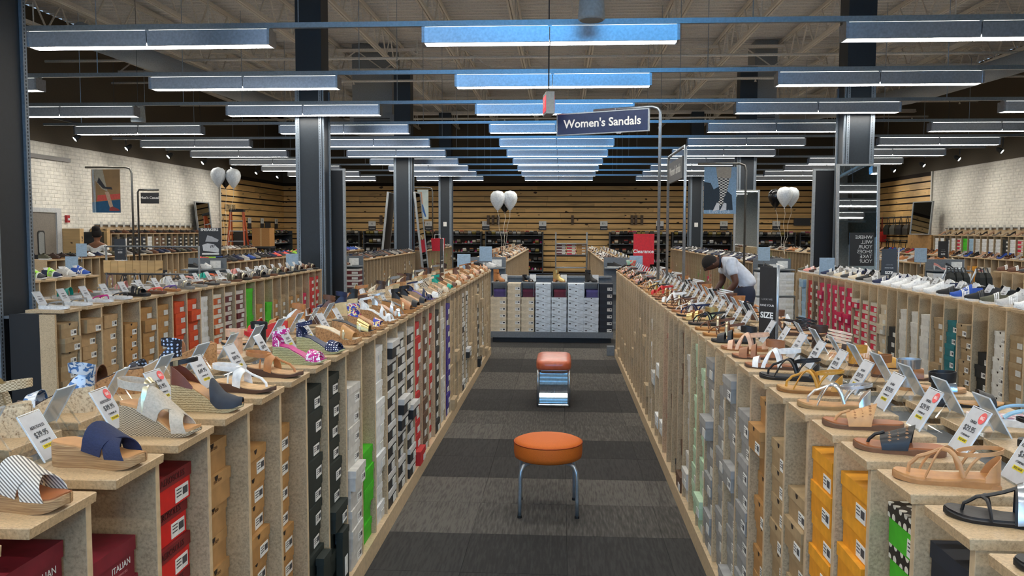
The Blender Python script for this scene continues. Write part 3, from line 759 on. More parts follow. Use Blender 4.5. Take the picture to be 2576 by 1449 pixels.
def st_pump():
    l = Last(.215, .036, ((0, .085), (.2, .078), (.45, .045), (.7, .010), (1, .012)), ((0, .072), (.2, .066), (.45, .035), (.68, 0), (1, .004)))
    u = l.vamp(.66, .99, .75, n=7, m=8); l.counter(.045, .66, .016, mb=u)
    hl = MB().tube([(l.x(.06), .0, .075), (l.x(.05), .0, .03), (l.x(.055), 0, 0)], [.02, .009, .007], 8)
    return [('sole', l.sole(), 'sole'), ('upper', u, 'upper'), ('heel', hl, 'sole'), ('lining', l.insole(), 'insole')]
def st_bootie():
    l = Last(.235, .038, ((0, .06), (.3, .05), (.65, .018), (1, .018)), ((0, 0), (.22, 0), (.24, .03), (.5, .02), (.68, 0), (1, .004)))
    u = l.vamp(.40, .99, 1.0, n=9, m=10); l.counter(.12, .42, .085, mb=u); l.ring(.2, .11, .046, .036, .05, .0, mb=u, th=.003)
    return [('sole', l.sole(), 'sole'), ('upper', u, 'upper'), ('strap', l.strap(.46, .46, .014, 1.12, out=.002), 'strap'), ('lining', l.insole(), 'insole')]
STY = {k[3:]: v for k, v in list(globals().items()) if k.startswith('st_') and callable(v)}
STM = {}
def style(k):
    if k not in STM:
        L_ = []
        for n, mb, key in STY[k]():
            if n in ('straps', 'ankle_straps', 'thong') and len(mb.cut) > 1: L_ += [(n.rstrip('s'), q, key) for q in mb.pieces()]
            else: L_.append((n, mb, key))
        STM[k] = [(n, mb, mb.mesh(n, BLACK, smooth=n not in ('cut_outs',)), key) for n, mb, key in L_]
        for n, mb, me, key in STM[k]:
            try: me.set_sharp_from_angle(angle=R(42))
            except Exception: pass
    return STM[k]
CO = {'white': (228, 228, 226), 'black': (26, 26, 28), 'tan': (178, 118, 68), 'brown': (104, 66, 44), 'dark brown': (62, 44, 36), 'navy': (28, 38, 72), 'cream': (220, 204, 176), 'nude': (214, 172, 142),
      'grey': (140, 136, 130), 'light grey': (190, 188, 184), 'silver': (205, 208, 210), 'gold': (206, 180, 120), 'red': (196, 40, 40), 'mustard': (190, 138, 52), 'teal': (20, 160, 140), 'blue': (40, 80, 165), 'pink': (222, 150, 140),
      'orange': (214, 96, 44), 'olive': (86, 84, 66), 'charcoal': (58, 58, 60), 'magenta': (186, 34, 120), 'green': (70, 160, 50), 'purple': (90, 66, 150), 'coral': (240, 100, 90), 'lime': (160, 220, 70)}
def leather(c): 
    if c in ('silver', 'gold'): return M(CO[c], 0.3, 0.85)
    return M(CO[c], 0.45, scale=60, bump=0.05)
CORK = M((172, 128, 84), 0.75, kind='cork', col2=(118, 82, 50), bump=0.1)
CORKP = M((205, 188, 158), 0.75, kind='cork', col2=(140, 112, 84), bump=0.1)
STACK = M((184, 148, 104), 0.6, kind='layered', col2=(138, 102, 66))
JUTE = M((196, 178, 138), 0.8, kind='rope', col2=(150, 132, 96), bump=0.25)
JUTEG = M((182, 180, 136), 0.8, kind='rope', col2=(142, 140, 100), bump=0.25)
WEAVE = M((190, 172, 142), 0.8, kind='woven', col2=(120, 104, 84), scale=190)
TANIN = M((196, 146, 96), 0.5, scale=25)
BRIN = M((160, 96, 54), 0.45, scale=25)
SMETAL = M((190, 180, 150), 0.3, 1.0)
SOLEB = M((84, 58, 44), 0.6)
def shoe(sty, label, loc, rz, group, cat='shoe', **mats):
    t = thing('shoe', label, cat, loc, rz, group)
    up = mats.get('upper', BLACK)
    dm = dict(sole=mats.get('sole', SOLEB), insole=TANIN, upper=up, accent=up, strap=up, metal=SMETAL, lace=WHITE, lining=DGREY); dm.update(mats)
    for n, mb, me, key in style(sty): place(me, n, t, mat=dm[key])
    return t

# ================================================================== SHOE BOXES
def box_bm(w, d, h):
    body = MB().box(-w / 2, w / 2, -d / 2, d / 2, 0, h - .004)
    lid = MB().box(-w / 2 - .003, w / 2 + .003, -d / 2 - .003, d / 2 + .003, h - .036, h)
    return body, lid
BXM = {}
def box_me(w, d, h):
    k = (round(w, 3), round(d, 3), round(h, 3))
    if k not in BXM:
        a, b = box_bm(*k); lw, lh = w * .36, h * .42
        lab = B(w * .08, w * .08 + lw, -d / 2 - .0015, -d / 2 - .0002, .006, .006 + lh)
        pr = MB().box(w * .08 + lw * .55, w * .08 + lw * .92, -d / 2 - .0022, -d / 2 - .0016, .006 + lh * .3, .006 + lh * .8)
        for q in range(3): pr.box(w * .08 + lw * .08, w * .08 + lw * .45, -d / 2 - .0022, -d / 2 - .0016, .012 + lh * (.2 + .22 * q), .012 + lh * (.27 + .22 * q))
        nt_ = MB().loft([[(.012 * math.cos(PI + PI * i / 8), -d / 2 - .0036 - e, h - .002 + .016 * math.sin(PI + PI * i / 8)) for i in range(9)] for e in (0, .0007)], caps=True)
        BXM[k] = (a.mesh('shoe_box', BLACK), b.mesh('lid', BLACK), lab.mesh('label', WHITE), pr.mesh('print', INK), nt_.mesh('thumb_notch', BLACK))
    return BXM[k]
NOTCH = M((38, 24, 14), 0.9)
# kind: body colour, lid colour, label?, thumb notch?, word on the lid, words that describe it
BK = {
 'wine':   ((118, 24, 38), (124, 26, 42), 0, 0, 'ITALIAN', 'wine red'),
 'red':    ((206, 26, 20), (120, 22, 26), 1, 0, 'AEROSOLES', 'bright red dark-lidded'),
 'kraftm': ((172, 132, 84), (180, 140, 90), 0, 1, 'me too', 'plain kraft'),
 'kraft':  ((170, 126, 74), (178, 134, 80), 1, 1, '', 'kraft brown'),
 'bottle': ((30, 38, 34), (34, 42, 38), 1, 0, '', 'blackish green'),
 'pale':   ((196, 194, 188), (206, 204, 198), 1, 0, '', 'pale grey'),
 'white':  ((222, 224, 224), (232, 234, 234), 1, 0, '', 'white'),
 'bw':     ((34, 34, 36), (206, 206, 204), 1, 0, '', 'black white-lidded'),
 'redp':   ((196, 36, 38), (190, 40, 42), 1, 0, '', 'plain red'),
 'brown':  ((96, 70, 52), (104, 76, 56), 1, 0, '', 'dark brown'),
 'purple': ((58, 42, 130), (62, 46, 136), 1, 0, '', 'purple'),
 'beige':  ((178, 156, 122), (186, 164, 130), 0, 0, '', 'beige'),
 'navyb':  ((30, 34, 44), (34, 40, 52), 1, 0, '', 'blue-black'),
 'green':  ((70, 186, 34), (40, 34, 30), 1, 0, '', 'lime green spotted-lid'),
 'yellow': ((222, 148, 26), (232, 160, 34), 1, 0, '', 'golden yellow'),
 'gkraft': ((160, 134, 98), (170, 146, 110), 1, 1, '', 'greyish kraft'),
 'grey':   ((142, 142, 140), (158, 158, 156), 1, 0, '', 'mid grey'),
 'mint':   ((176, 204, 172), (190, 216, 186), 1, 0, '', 'pale mint'),
 'orange': ((206, 70, 26), (214, 78, 30), 1, 0, '', 'orange'),
 'orwh':   ((196, 92, 38), (222, 216, 200), 1, 0, '', 'orange cream-lidded'),
 'maroon': ((98, 30, 38), (206, 200, 194), 1, 0, '', 'maroon white-lidded'),
 'lime':   ((66, 186, 24), (70, 192, 28), 0, 0, '', 'bright green'),
 'tape':   ((182, 150, 108), (182, 150, 108), 1, 0, '', 'taped cardboard'),
 'heart':  ((216, 214, 206), (222, 220, 212), 1, 1, '', 'white notched'),
 'blackb': ((26, 28, 28), (30, 32, 32), 1, 0, '', 'black'),
 'teal':   ((16, 104, 112), (20, 112, 120), 1, 0, '', 'teal'),
 'crimson':((200, 24, 76), (206, 30, 84), 1, 0, '', 'crimson'),
 'crimw':  ((208, 36, 70), (208, 200, 180), 1, 0, '', 'crimson cream-lidded'),
 'sky':    ((150, 182, 206), (160, 192, 214), 0, 0, '', 'sky blue'),
 'cream':  ((206, 192, 166), (214, 200, 174), 1, 0, '', 'cream'),
 'icewh':  ((206, 216, 224), (212, 222, 230), 0, 1, '', 'icy white'),
}
def kraftish(c): return M(c, 0.62, scale=22)
def shoe_box(kind, dims, loc, rz, label, group, word=True):
    bc, lc, hl, hn, wd, _ = BK[kind]; b, l, lb, pr, nt_ = box_me(*dims); w, d, h = dims
    o = tag(place(b, 'shoe_box', None, loc, rz, kraftish(bc)), label, 'box', group)
    lo = place(l, 'lid', o, mat=(M((36, 30, 28), 0.5, kind='dots', col2=(225, 222, 210), scale=32) if kind == 'green' else kraftish(lc)))
    if hl:
        a = place(lb, 'label', o); place(pr, 'print', a)
    if hn: place(nt_, 'thumb_notch', lo, mat=NOTCH)
    if wd and word:
        if wd == 'ITALIAN':
            letters(wd, .023, WHITE, o, (.045, -d / 2 - .001, h * .45)); letters('SHOEMAKERS', .009, M((190, 120, 120), .6), o, (.045, -d / 2 - .001, h * .25))
        elif wd == 'AEROSOLES': letters(wd, .026, M((70, 14, 18), .6), lo, (0, -d / 2 - .004, h - .018))
        else: letters(wd, .02, M((110, 78, 44), .6), lo, (.01, -d / 2 - .004, h - .018))
    return o
FAR = MB()                                                         # boxes too far away to pick apart
def far_box(kind, dims, loc, rz):
    bc, lc, hl = BK[kind][:3]; w, d, h = dims; m = Matrix.Translation(loc) @ Matrix.Rotation(rz, 4, 'Z')
    a, b = box_bm(w, d, h); FAR.merge(a, m, bc); FAR.merge(b, m, lc)
    if hl: FAR.merge(B(w * .06, w * .44, -d / 2 - .004, -d / 2 - .0005, .008, h * .5), m, (214, 214, 208))
FARS = MB()                                                        # far shoes
LOWS = {}
def low_shoe(kind):
    if kind in LOWS: return LOWS[kind]
    ts = [0, .06, .2, .42, .62, .77, .9, .97, 1.0]; out = []
    if kind == 'sneaker':
        l = Last(.265, .045, ((0, .03), (1, .026)), ((0, 0), (.8, 0), (1, .01))); u = l.vamp(.44, .98, 1.1, n=4, m=5); l.counter(.06, .5, .055, mb=u)
        out = [(l.sole(ts), 0), (u, 1), (l.sole([t for t in ts if t < .5], dz=.02, zb=lambda t: l.zt(t), k=.8), 2)]
    elif kind == 'pump':
        l = Last(.215, .036, ((0, .085), (.2, .078), (.45, .045), (.7, .010), (1, .012)), ((0, .072), (.2, .066), (.45, .035), (.68, 0), (1, .004)))
        u = l.vamp(.66, .98, .75, n=3, m=5); l.counter(.045, .66, .016, mb=u)
        out = [(l.sole(ts), 0), (u, 1), (MB().tube([(l.x(.06), 0, .075), (l.x(.055), 0, 0)], [.018, .007], 5), 0)]
    elif kind == 'wedge':
        l = wedge(.085, .016); u = l.strap(.74, .74, .05, .95, n=5); l.ring(.16, .06, .042, .031, .03, .1, n=8, mb=u); l.counter(.05, .12, .03, mb=u)
        out = [(l.sole(ts), 0), (u, 1)]
    else:
        l = flat(.016, .24, .044); u = l.strap(.74, .66, .04, .95, n=5); l.strap(.4, .4, .025, .9, n=5, mb=u); l.counter(.05, .16, .02, mb=u)
        out = [(l.sole(ts), 0), (u, 1)]
    LOWS[kind] = out
    return out
def far_shoe(kind, loc, rz, cs):
    m = Matrix.Translation(loc) @ Matrix.Rotation(rz, 4, 'Z')
    for mb, k in low_shoe(kind): FARS.merge(mb, m, cs[k] if k < len(cs) else (30, 30, 30))
# ================================================================== SHELVING RUNS
TOP = 1.2045
HW = .345
def shelf_run(label, xc, y0, n, pitch, zig=True, skip_back=None, sep=True):
    """double-sided run along y: sawtooth top boards, upright dividers, plinth. skip_back = (side, bays) leaves room for a column"""
    t = thing('shoe_shelf', label, 'shelf', (xc, y0, 0), 0, 'long shoe shelves'); L = n * pitch; sb, nb = skip_back or (0, 0)
    lo = nb * pitch if nb else 0
    xb = (-HW if sb >= 0 else 0.0, HW if sb <= 0 else 0.0)
    pl = MB().box(-HW if sb != -1 else -.01, HW if sb != 1 else .01, 0, L, 0, .10) if not nb else MB().box(*((-.01, HW) if sb == -1 else (-HW, .01)), 0, L, 0, .10).box(*((-HW, -.01) if sb == -1 else (.01, HW)), lo, L, 0, .10)
    pl.build('plinth', EDGE, t)
    B(-.012, .012, 0.02, L - .02, .10, 1.15).build('spine_panel', BOARD_S, t)
    B(-.06, .06, 0.01, L - .01, 1.15, 1.168).build('rail', GREY, t)
    bl = pitch * .74 if zig else pitch - .004
    bm = MB().loft([[(.062, -bl / 2, -.022), (HW - .002, -bl / 2, -.022), (HW - .002, bl / 2, -.022), (.062, bl / 2, -.022)], [(.062, -bl / 2, -.002), (HW, -bl / 2, -.002), (HW, bl / 2, -.002), (.062, bl / 2, -.002)],
                    [(.064, -bl / 2 + .002, 0), (HW - .002, -bl / 2 + .002, 0), (HW - .002, bl / 2 - .002, 0), (.064, bl / 2 - .002, 0)]], caps=True)
    dm = B(.014, HW - .014, -.01, .01, .10, TOP - .022)
    de = B(HW - .014, HW - .0125, -.01, .01, .10, TOP - .022)
    bme, dme, eme = bm.mesh('top_board', BOARD), dm.mesh('divider', BOARD_S), de.mesh('edge_band', EDGE)
    join = MB(); joine = MB(); joint = MB()
    for s in (1, -1):
        for k in range(n):
            if nb and s == sb and k < nb: continue
            yb = (k + 1) * pitch - bl / 2 if s > 0 else k * pitch + bl / 2
            if not zig: yb = (k + .5) * pitch
            yd = (k + 1) * pitch - .012 if s > 0 else k * pitch + .012
            rz = 0 if s > 0 else math.pi
            if sep:
                place(bme, 'top_board', t, (0, yb, TOP), rz)
                d = place(dme, 'divider', t, (0, yd, 0), rz)
            else:
                for mb, src, yy, zz in ((joint, bm, yb, TOP), (join, dm, yd, 0)): mb.merge(src, Matrix.Translation((0, yy, zz)) @ Matrix.Rotation(rz, 4, 'Z'))
            joine.merge(de, Matrix.Translation((0, yd, 0)) @ Matrix.Rotation(rz, 4, 'Z'))
    if not sep:
        tag(joint.build('top_boards', BOARD, t), kind='stuff'); tag(join.build('dividers', BOARD_S, t), kind='stuff')
    tag(joine.build('edge_banding', EDGE, t), kind='stuff')
    for y, nm in ((-.011, 0), (L + .011, 1)):
        x0, x1 = (-HW + .012, HW - .012) if not (nb and nm == 0) else ((-.012, HW - .012) if sb == -1 else (-HW + .012, .012))
        if nb and nm == 0:
            B(x0, x1 - .11, y + .02, y + .03, .1, TOP - .022).build('void_shade_panel', BLACK, t); x0 = x1 - .11  # black sheet painted in for the shade of the open void beside the column
        B(x0, x1, y - .01, y + .01, 0, TOP - .022).build('end_panel', BOARD, t)
    return t

RW = ['left aisle', 'right aisle']
def stack(xc, y0, pitch, s, k, kind, n, bw, indiv, label_loc, sd=0, base0=.062, word=True, h=.1, stand=None):
    """one stack of boxes in bay k; bw = box width"""
    r = random.Random(sd * 1000 + k * 7 + (s > 0))
    rz = math.pi / 2 if s > 0 else -math.pi / 2
    cl = pitch - .024
    ylo = y0 + k * pitch + (.002 if s > 0 else .022)
    # boxes rest against the far side of the bay
    yc0 = ylo + cl - bw / 2 - .006
    z = .1005; d = .242; base = base0 + r.uniform(-.015, .012)
    for i in range(n):
        ins = base + r.uniform(-.010, .010)
        if r.random() < .06: ins -= .035
        x = xc + s * (HW - ins - d / 2)
        yc = yc0 - r.uniform(0, min(.012, max(0, cl - bw - .008)))
        kd = kind if isinstance(kind, str) else kind[i % len(kind)]
        if indiv:
            lab = '%s shoe box, %s up in %s' % (BK[kd][5], ordn(i + 1), label_loc)
            shoe_box(kd, (bw, d, h), (x, yc, z), rz + r.uniform(-.02, .02) * (bw < cl - .02), lab, 'shoe boxes in the shelves', word)
        else: far_box(kd, (bw, d, h), (x, yc, z), rz)
        z += h + .0008
    return z

def card_parts():
    W_, H_, a = .094, .128, R(30)
    def q(x, u, o=0.0):                                        # u along the slanted panel, o towards the viewer
        return (x, -.030 + u * math.sin(a) - o * math.cos(a), .004 + u * math.cos(a) + o * math.sin(a))
    def slab(x0, x1, u0, u1, o0, o1):
        return MB().add([q(x0, u0, o0), q(x1, u0, o0), q(x1, u1, o0), q(x0, u1, o0), q(x0, u0, o1), q(x1, u0, o1), q(x1, u1, o1), q(x0, u1, o1)], BOXF)
    pan = slab(-W_ / 2, W_ / 2, 0, H_, 0, .0025)
    pan.add([q(-W_ / 2, 0), q(W_ / 2, 0), (W_ / 2, .03, .001), (-W_ / 2, .03, .001), (-W_ / 2, .032, .003), (W_ / 2, .032, .003)], [(0, 1, 2, 3), (3, 2, 5, 4)])
    for x in (-.03, .03): pan.add([q(x - .004, .07), q(x + .004, .07), (x + .004, .052, .0), (x - .004, .052, 0), q(x + .004, .075), q(x - .004, .075)], [(0, 1, 2, 3), (3, 2, 4, 5)])
    card = slab(-W_ / 2 + .003, W_ / 2 - .003, .004, H_ - .004, .0027, .0033)
    fr = MB()
    for x in (-W_ / 2, W_ / 2 - .0018): fr.v, fr.f = fr.v, fr.f; fr.merge(slab(x, x + .0018, 0, H_, -.0004, .0036))
    fr.merge(slab(-W_ / 2, W_ / 2, H_ - .002, H_, -.0004, .0036))
    pr = MB(); pr.merge(slab(-.018, .018, .082, .088, .0035, .0039)); pr.merge(slab(-.022, .022, .058, .070, .0035, .0039)); pr.merge(slab(-.024, .024, .046, .051, .0035, .0039))
    yl = slab(-.022, .022, .030, .040, .0035, .0039)
    return pan, card, fr, pr, yl, a
_p, _c, _f, _r, _y, CA = card_parts()
CARD = M_paper('card_stock', (228, 230, 234))
card_me = [_p.mesh('stand', M_acrylic()), _c.mesh('card', CARD), _f.mesh('clear_edge', M((232, 238, 242), 0.15)), _r.mesh('print', M((120, 122, 128), .6)), _y.mesh('highlight', M((226, 208, 30), .5))]
def price_card(loc, rz, label, price=None, brand='', red=False, yellow=True, far=False):
    t = thing('price_card', label, 'price card', loc, rz, 'price cards in clear stands')
    for i, me in enumerate(card_me):
        if i == 4 and not yellow: continue
        if i == 3 and price: continue
        place(me, me.name.split('.')[0], t)
    if price:
        def put(s, size, x, u, mat, **kw):
            o = letters(s, size, mat, t, (x, -.030 + u * math.sin(CA) - .0044 * math.cos(CA), .004 + u * math.cos(CA) + .0044 * math.sin(CA)), (-CA, 0, 0), **kw); return o
        put(brand, .0115, 0, .088, INK); put('$' + price, .021, 0, .068, INK); put('COMPARE AT', .0075, 0, .049, INK); put('YOU SAVE', .008, 0, .035, M((110, 100, 30), .6))
    if red:
        o = MB().lathe([(.0, 0), (.016, 0), (.016, .0006)], 18).build('sticker', M((226, 84, 84), .5), t, (.028, -.030 + .105 * math.sin(CA) - .0042 * math.cos(CA), .004 + .105 * math.cos(CA) + .0042 * math.sin(CA)), (PI / 2 - CA, 0, 0))
        letters('BIG', .013, M((245, 225, 220), .5), o, (0, 0, .0009), (-PI / 2, 0, 0), bold=.01)
    return t

# ------------------------------------------------------------------ the run on the left of the aisle
XL1, PL1 = -1.0 - HW, .307
Y0L = 1.713 - 4 * PL1; NL1 = 37
shelf_run('long sandal shelf on the left of the central aisle', XL1, Y0L, NL1, PL1)
LK = {-3: 'wine', -2: 'wine', -1: 'wine', 0: 'wine', 1: 'wine', 2: 'red', 3: 'kraftm', 4: 'kraft', 5: 'kraft', 6: 'bottle', 7: 'bottle', 8: 'pale', 9: 'lime', 10: 'white', 11: 'bw', 12: 'bw', 13: 'bw', 14: 'redp', 15: 'brown', 16: 'redp', 17: 'blackb', 18: 'pale', 19: 'purple', 23: 'bw', 24: 'bw', 28: 'blackb', 30: 'bw'}
LN = {-3: 10, -2: 10, -1: 10, 0: 10, 1: 9, 2: 10, 3: 10, 4: 9, 5: 9, 6: 10, 7: 10, 8: 9, 9: 5}
for k in range(-3, 34):
    kd = LK.get(k, 'beige'); n = LN.get(k, 10)
    stack(XL1, Y0L, PL1, 1, k + 3, kd, n, .215, -1 <= k <= 8, 'the %s bay of the left aisle shelf' % ordn(k + 2), 1, base0=.068 if k < 6 else (.052 if k < 8 else .030), h=.1)
    stack(XL1, Y0L, PL1, -1, k + 3, rng.choice(('kraft', 'pale', 'white', 'bw', 'brown')), 9, .2, False, '', 2)
def stand_box(kind, loc, rz, label):
    """box stood on its end in front of a stack"""
    bc, lc = BK[kind][:2]
    o = tag(place(box_me(.11, .03, .28)[0], 'shoe_box', None, loc, rz, kraftish(bc)), label, 'box', 'shoe boxes in the shelves')
    B(-.058, .058, -.018, .018, .25, .281).build('lid', kraftish(lc), o); B(-.02, .03, -.0165, -.0153, .06, .15).build('label', WHITE, o)
for k, kd in ((4, 'kraft'), (5, 'kraft'), (6, 'bottle'), (7, 'bottle')):
    stand_box(kd, (XL1 + HW - (.026 if k < 6 else .012), Y0L + (k + 4) * PL1 - .11, .1005), PI / 2, '%s shoe box stood on end in front of the %s left bay' % (BK[kd][5], ordn(k + 2)))
# front row shoes: style, words, materials
lw = leather
FL = [('cross_wedge', 'tan open wedge sandal with cork sole', dict(sole=STACK, upper=lw('tan'), insole=BRIN)),
      ('cross_wedge', 'striped crossed-band wedge sandal on layered sole', dict(sole=STACK, upper=M((222, 216, 204), .7, kind='stripes', col2=(112, 104, 98), scale=72), insole=BRIN)),
      ('cross_wedge', 'navy crossed-band wedge sandal on layered sole', dict(sole=STACK, upper=M(CO['navy'], .7, scale=200, bump=.2), insole=TANIN)),
      ('slingback_wedge', 'grey suede slingback wedge with woven heel', dict(sole=WEAVE, upper=M((186, 176, 160), .8, scale=150, bump=.1), insole=TANIN)),
      ('espadrille', 'navy-toed espadrille wedge with brown heel cup', dict(sole=JUTE, upper=M((44, 50, 60), .7), accent=M((110, 58, 42), .45), strap=lw('black'), insole=TANIN)),
      ('thong_ankle', 'white thong sandal with dark brown sole', dict(sole=SOLEB, upper=lw('white'), insole=M((214, 176, 130), .6))),
      ('thong_ankle', 'tan thong sandal with brown sole', dict(sole=SOLEB, upper=lw('tan'), insole=M((200, 160, 116), .6))),
      ('peep_wedge', 'magenta and white floral espadrille wedge', dict(sole=JUTEG, upper=M((236, 232, 236), .6, kind='floral', col2=(190, 30, 130), scale=70), accent=lw('magenta'), insole=lw('magenta'))),
      ('peep_wedge', 'navy polka-dot espadrille wedge', dict(sole=JUTEG, upper=M((26, 34, 74), .6, kind='dots', col2=(240, 240, 240), scale=95), accent=lw('navy'), insole=lw('navy'))),
      ('slide_wedge', 'thick cork wedge slide with tan band', dict(sole=CORK, upper=M((186, 134, 76), .5), insole=lw('cream'))),
      ('slide_wedge', 'cork platform slide with gold and black band', dict(sole=CORK, upper=lw('gold'), insole=lw('black'))),
      ('ankle_wedge', 'tall cork wedge with multicoloured floral toe', dict(sole=CORK, upper=M((225, 200, 120), .5, kind='multi', scale=45), insole=TANIN)),
      ('strappy_wedge', 'white strappy wedge wrapped in clear film', dict(sole=CORK, upper=lw('white'), insole=lw('white'))),
      ('strappy_wedge', 'silver strappy wedge on brown sole', dict(sole=CORK, upper=lw('silver'), insole=lw('nude'))),
      ('slide_wedge', 'tan leather wedge with black edge', dict(sole=M((176, 124, 70), .6), upper=lw('tan'), insole=lw('black'))),
      ('ankle_wedge', 'black banded wedge with cork heel', dict(sole=CORK, upper=lw('black'), insole=TANIN)),
      ('ankle_wedge', 'taupe wedge with black ankle cuff', dict(sole=M((170, 150, 124), .6), upper=lw('black'), insole=TANIN)),
      ('strappy_wedge', 'navy strappy wedge with purple lining', dict(sole=M((168, 140, 110), .6), upper=lw('navy'), insole=lw('purple'))),
      ('peep_wedge', 'white peep-toe wedge with cream lining', dict(sole=CORKP, upper=lw('white'), insole=lw('cream'))),
      ('ankle_wedge', 'zebra-striped wedge sandal', dict(sole=CORKP, upper=M((226, 214, 190), .6, kind='stripes', col2=(30, 26, 24), scale=40), insole=TANIN)),
      ('peep_wedge', 'leopard-dotted wedge sandal', dict(sole=M((200, 176, 140), .7, kind='dots', col2=(90, 66, 44), scale=80), upper=lw('cream'), insole=TANIN)),
      ('ankle_wedge', 'teal banded wedge sandal', dict(sole=CORKP, upper=lw('teal'), insole=TANIN))]
more = [('strappy_wedge', 'tan strappy wedge with cork sole', dict(sole=CORK, upper=lw('tan'), insole=TANIN)), ('slide_wedge', 'beige band wedge on pale cork', dict(sole=CORKP, upper=lw('nude'), insole=TANIN)),
        ('ankle_wedge', 'brown cuffed wedge on cork', dict(sole=CORK, upper=lw('brown'), insole=TANIN)), ('peep_wedge', 'cream peep-toe jute wedge', dict(sole=JUTE, upper=lw('cream'), insole=TANIN))]
while len(FL) < 34: FL.append(more[len(FL) % 4])
yaw_r = random.Random(3)
for i, (st, wd, mt) in enumerate(FL):
    k = i - 1; y = Y0L + (k + 4) * PL1 - PL1 * .37
    shoe(st, '%s, %s along the left shelf front row' % (wd, ordn(i + 1)), (XL1 + HW - .100, y - .005, TOP), R(-4) + yaw_r.uniform(-.1, .08), 'wedge sandals on the left shelf', 'sandal', **mt)
brands = {1: ('39.95', 'AEROSOLES', 0), 2: ('39.95', 'AEROSOLES', 1), 3: ('49.95', 'ME TOO', 1), 4: ('49.95', 'LUCKY', 0), 5: ('69.95', 'VIONIC', 0), 6: ('69.95', 'VIONIC', 0)}
for i in range(0, 16):
    k = i; y = Y0L + (k + 4) * PL1 - .075; b = brands.get(k)
    price_card((XL1 + .075, y, TOP), PI / 2 + yaw_r.uniform(-.08, .08), '%s clear price card along the left shelf, facing the central aisle' % ordn(i + 1), b[0] if b else None, b[1] if b else '', bool(b and b[2]), yellow=k != 3 or True)
# back row: heels towards us
BL = [('peep_wedge', 'dark blue strapped wedge on pale marbled cork', dict(sole=CORKP, upper=lw('navy'), insole=CORKP)),
      ('slingback_wedge', 'pale woven-strap wedge on marbled cork', dict(sole=CORKP, upper=M((206, 186, 152), .7, kind='woven', col2=(150, 128, 96), scale=150), insole=CORKP)),
      ('slingback_wedge', 'pale braided-strap slingback wedge on marbled cork', dict(sole=CORKP, upper=M((206, 186, 152), .7, kind='woven', col2=(150, 128, 96), scale=150), insole=CORKP)),
      ('ankle_wedge', 'blue and silver metallic ankle-strap wedge', dict(sole=CORKP, upper=M((70, 110, 160), .35, .3, 'floral', (210, 216, 222), 40), insole=lw('dark brown'))),
      ('slide_wedge', 'plain cork wedge slide with dark lining', dict(sole=CORK, upper=lw('brown'), insole=lw('dark brown'))),
      ('ankle_wedge', 'black wedge with blue beaded ankle strap', dict(sole=M((176, 150, 116), .6), upper=M((20, 24, 40), .5, kind='dots', col2=(190, 210, 240), scale=70), insole=lw('white'))),
      ('slide_wedge', 'cork wedge slide with blush band', dict(sole=CORK, upper=lw('nude'), insole=CORK)),
      ('tall_cuff', 'blush sandal with tall square ankle strap', dict(sole=lw('nude'), upper=lw('nude'), insole=lw('nude'))),
      ('tall_cuff', 'black sandal with tall square ankle strap', dict(sole=lw('black'), upper=lw('black'), insole=TANIN)),
      ('slide_wedge', 'bright red wedge slide', dict(sole=lw('red'), upper=lw('red'), insole=TANIN)),
      ('ankle_wedge', 'tan wedge with open cuff', dict(sole=M((188, 132, 74), .5), upper=lw('tan'), insole=TANIN)),
      ('cross_wedge', 'white crossed slide on brown wedge', dict(sole=SOLEB, upper=lw('white'), insole=lw('white'))),
      ('ankle_wedge', 'brown cut-out wedge', dict(sole=CORK, upper=lw('brown'), insole=TANIN)),
      ('ankle_wedge', 'navy-backed wedge on cream sole', dict(sole=M((206, 190, 150), .7), upper=lw('navy'), insole=lw('navy'))),
      ('ankle_wedge', 'black-backed wedge on cream sole', dict(sole=M((206, 190, 150), .7), upper=lw('black'), insole=lw('black'))),
      ('slingback_wedge', 'orange-tan leather slingback wedge', dict(sole=SOLEB, upper=lw('tan'), insole=TANIN)),
      ('cross_wedge', 'white and black crossed slide', dict(sole=CORK, upper=lw('white'), insole=lw('white')))]
more2 = [('strappy_wedge', 'brown strappy wedge', dict(sole=CORK, upper=lw('brown'), insole=TANIN)), ('ankle_wedge', 'dark brown cuffed wedge', dict(sole=CORKP, upper=lw('dark brown'), insole=TANIN)), ('slide_wedge', 'cream slide wedge', dict(sole=CORKP, upper=lw('cream'), insole=TANIN)),
         ('slingback_wedge', 'taupe slingback wedge', dict(sole=JUTE, upper=lw('grey'), insole=TANIN))]
while len(BL) < 30: BL.append(more2[len(BL) % 4])
for i, (st, wd, mt) in enumerate(BL):
    y = Y0L + (i + 4) * PL1 - .16
    shoe(st, '%s, %s along the left shelf rear row' % (wd, ordn(i + 1)), (XL1 - HW + .125, y, TOP), PI + yaw_r.uniform(-.12, .12), 'rear row of the left shelf', 'sandal', **mt)
for i in range(12):
    price_card((XL1 - .095, Y0L + (i + 4) * PL1 - .05, TOP), -PI / 2 + yaw_r.uniform(-.1, .1), '%s clear price card along the left shelf, turned away from the aisle' % ordn(i + 1), yellow=False)

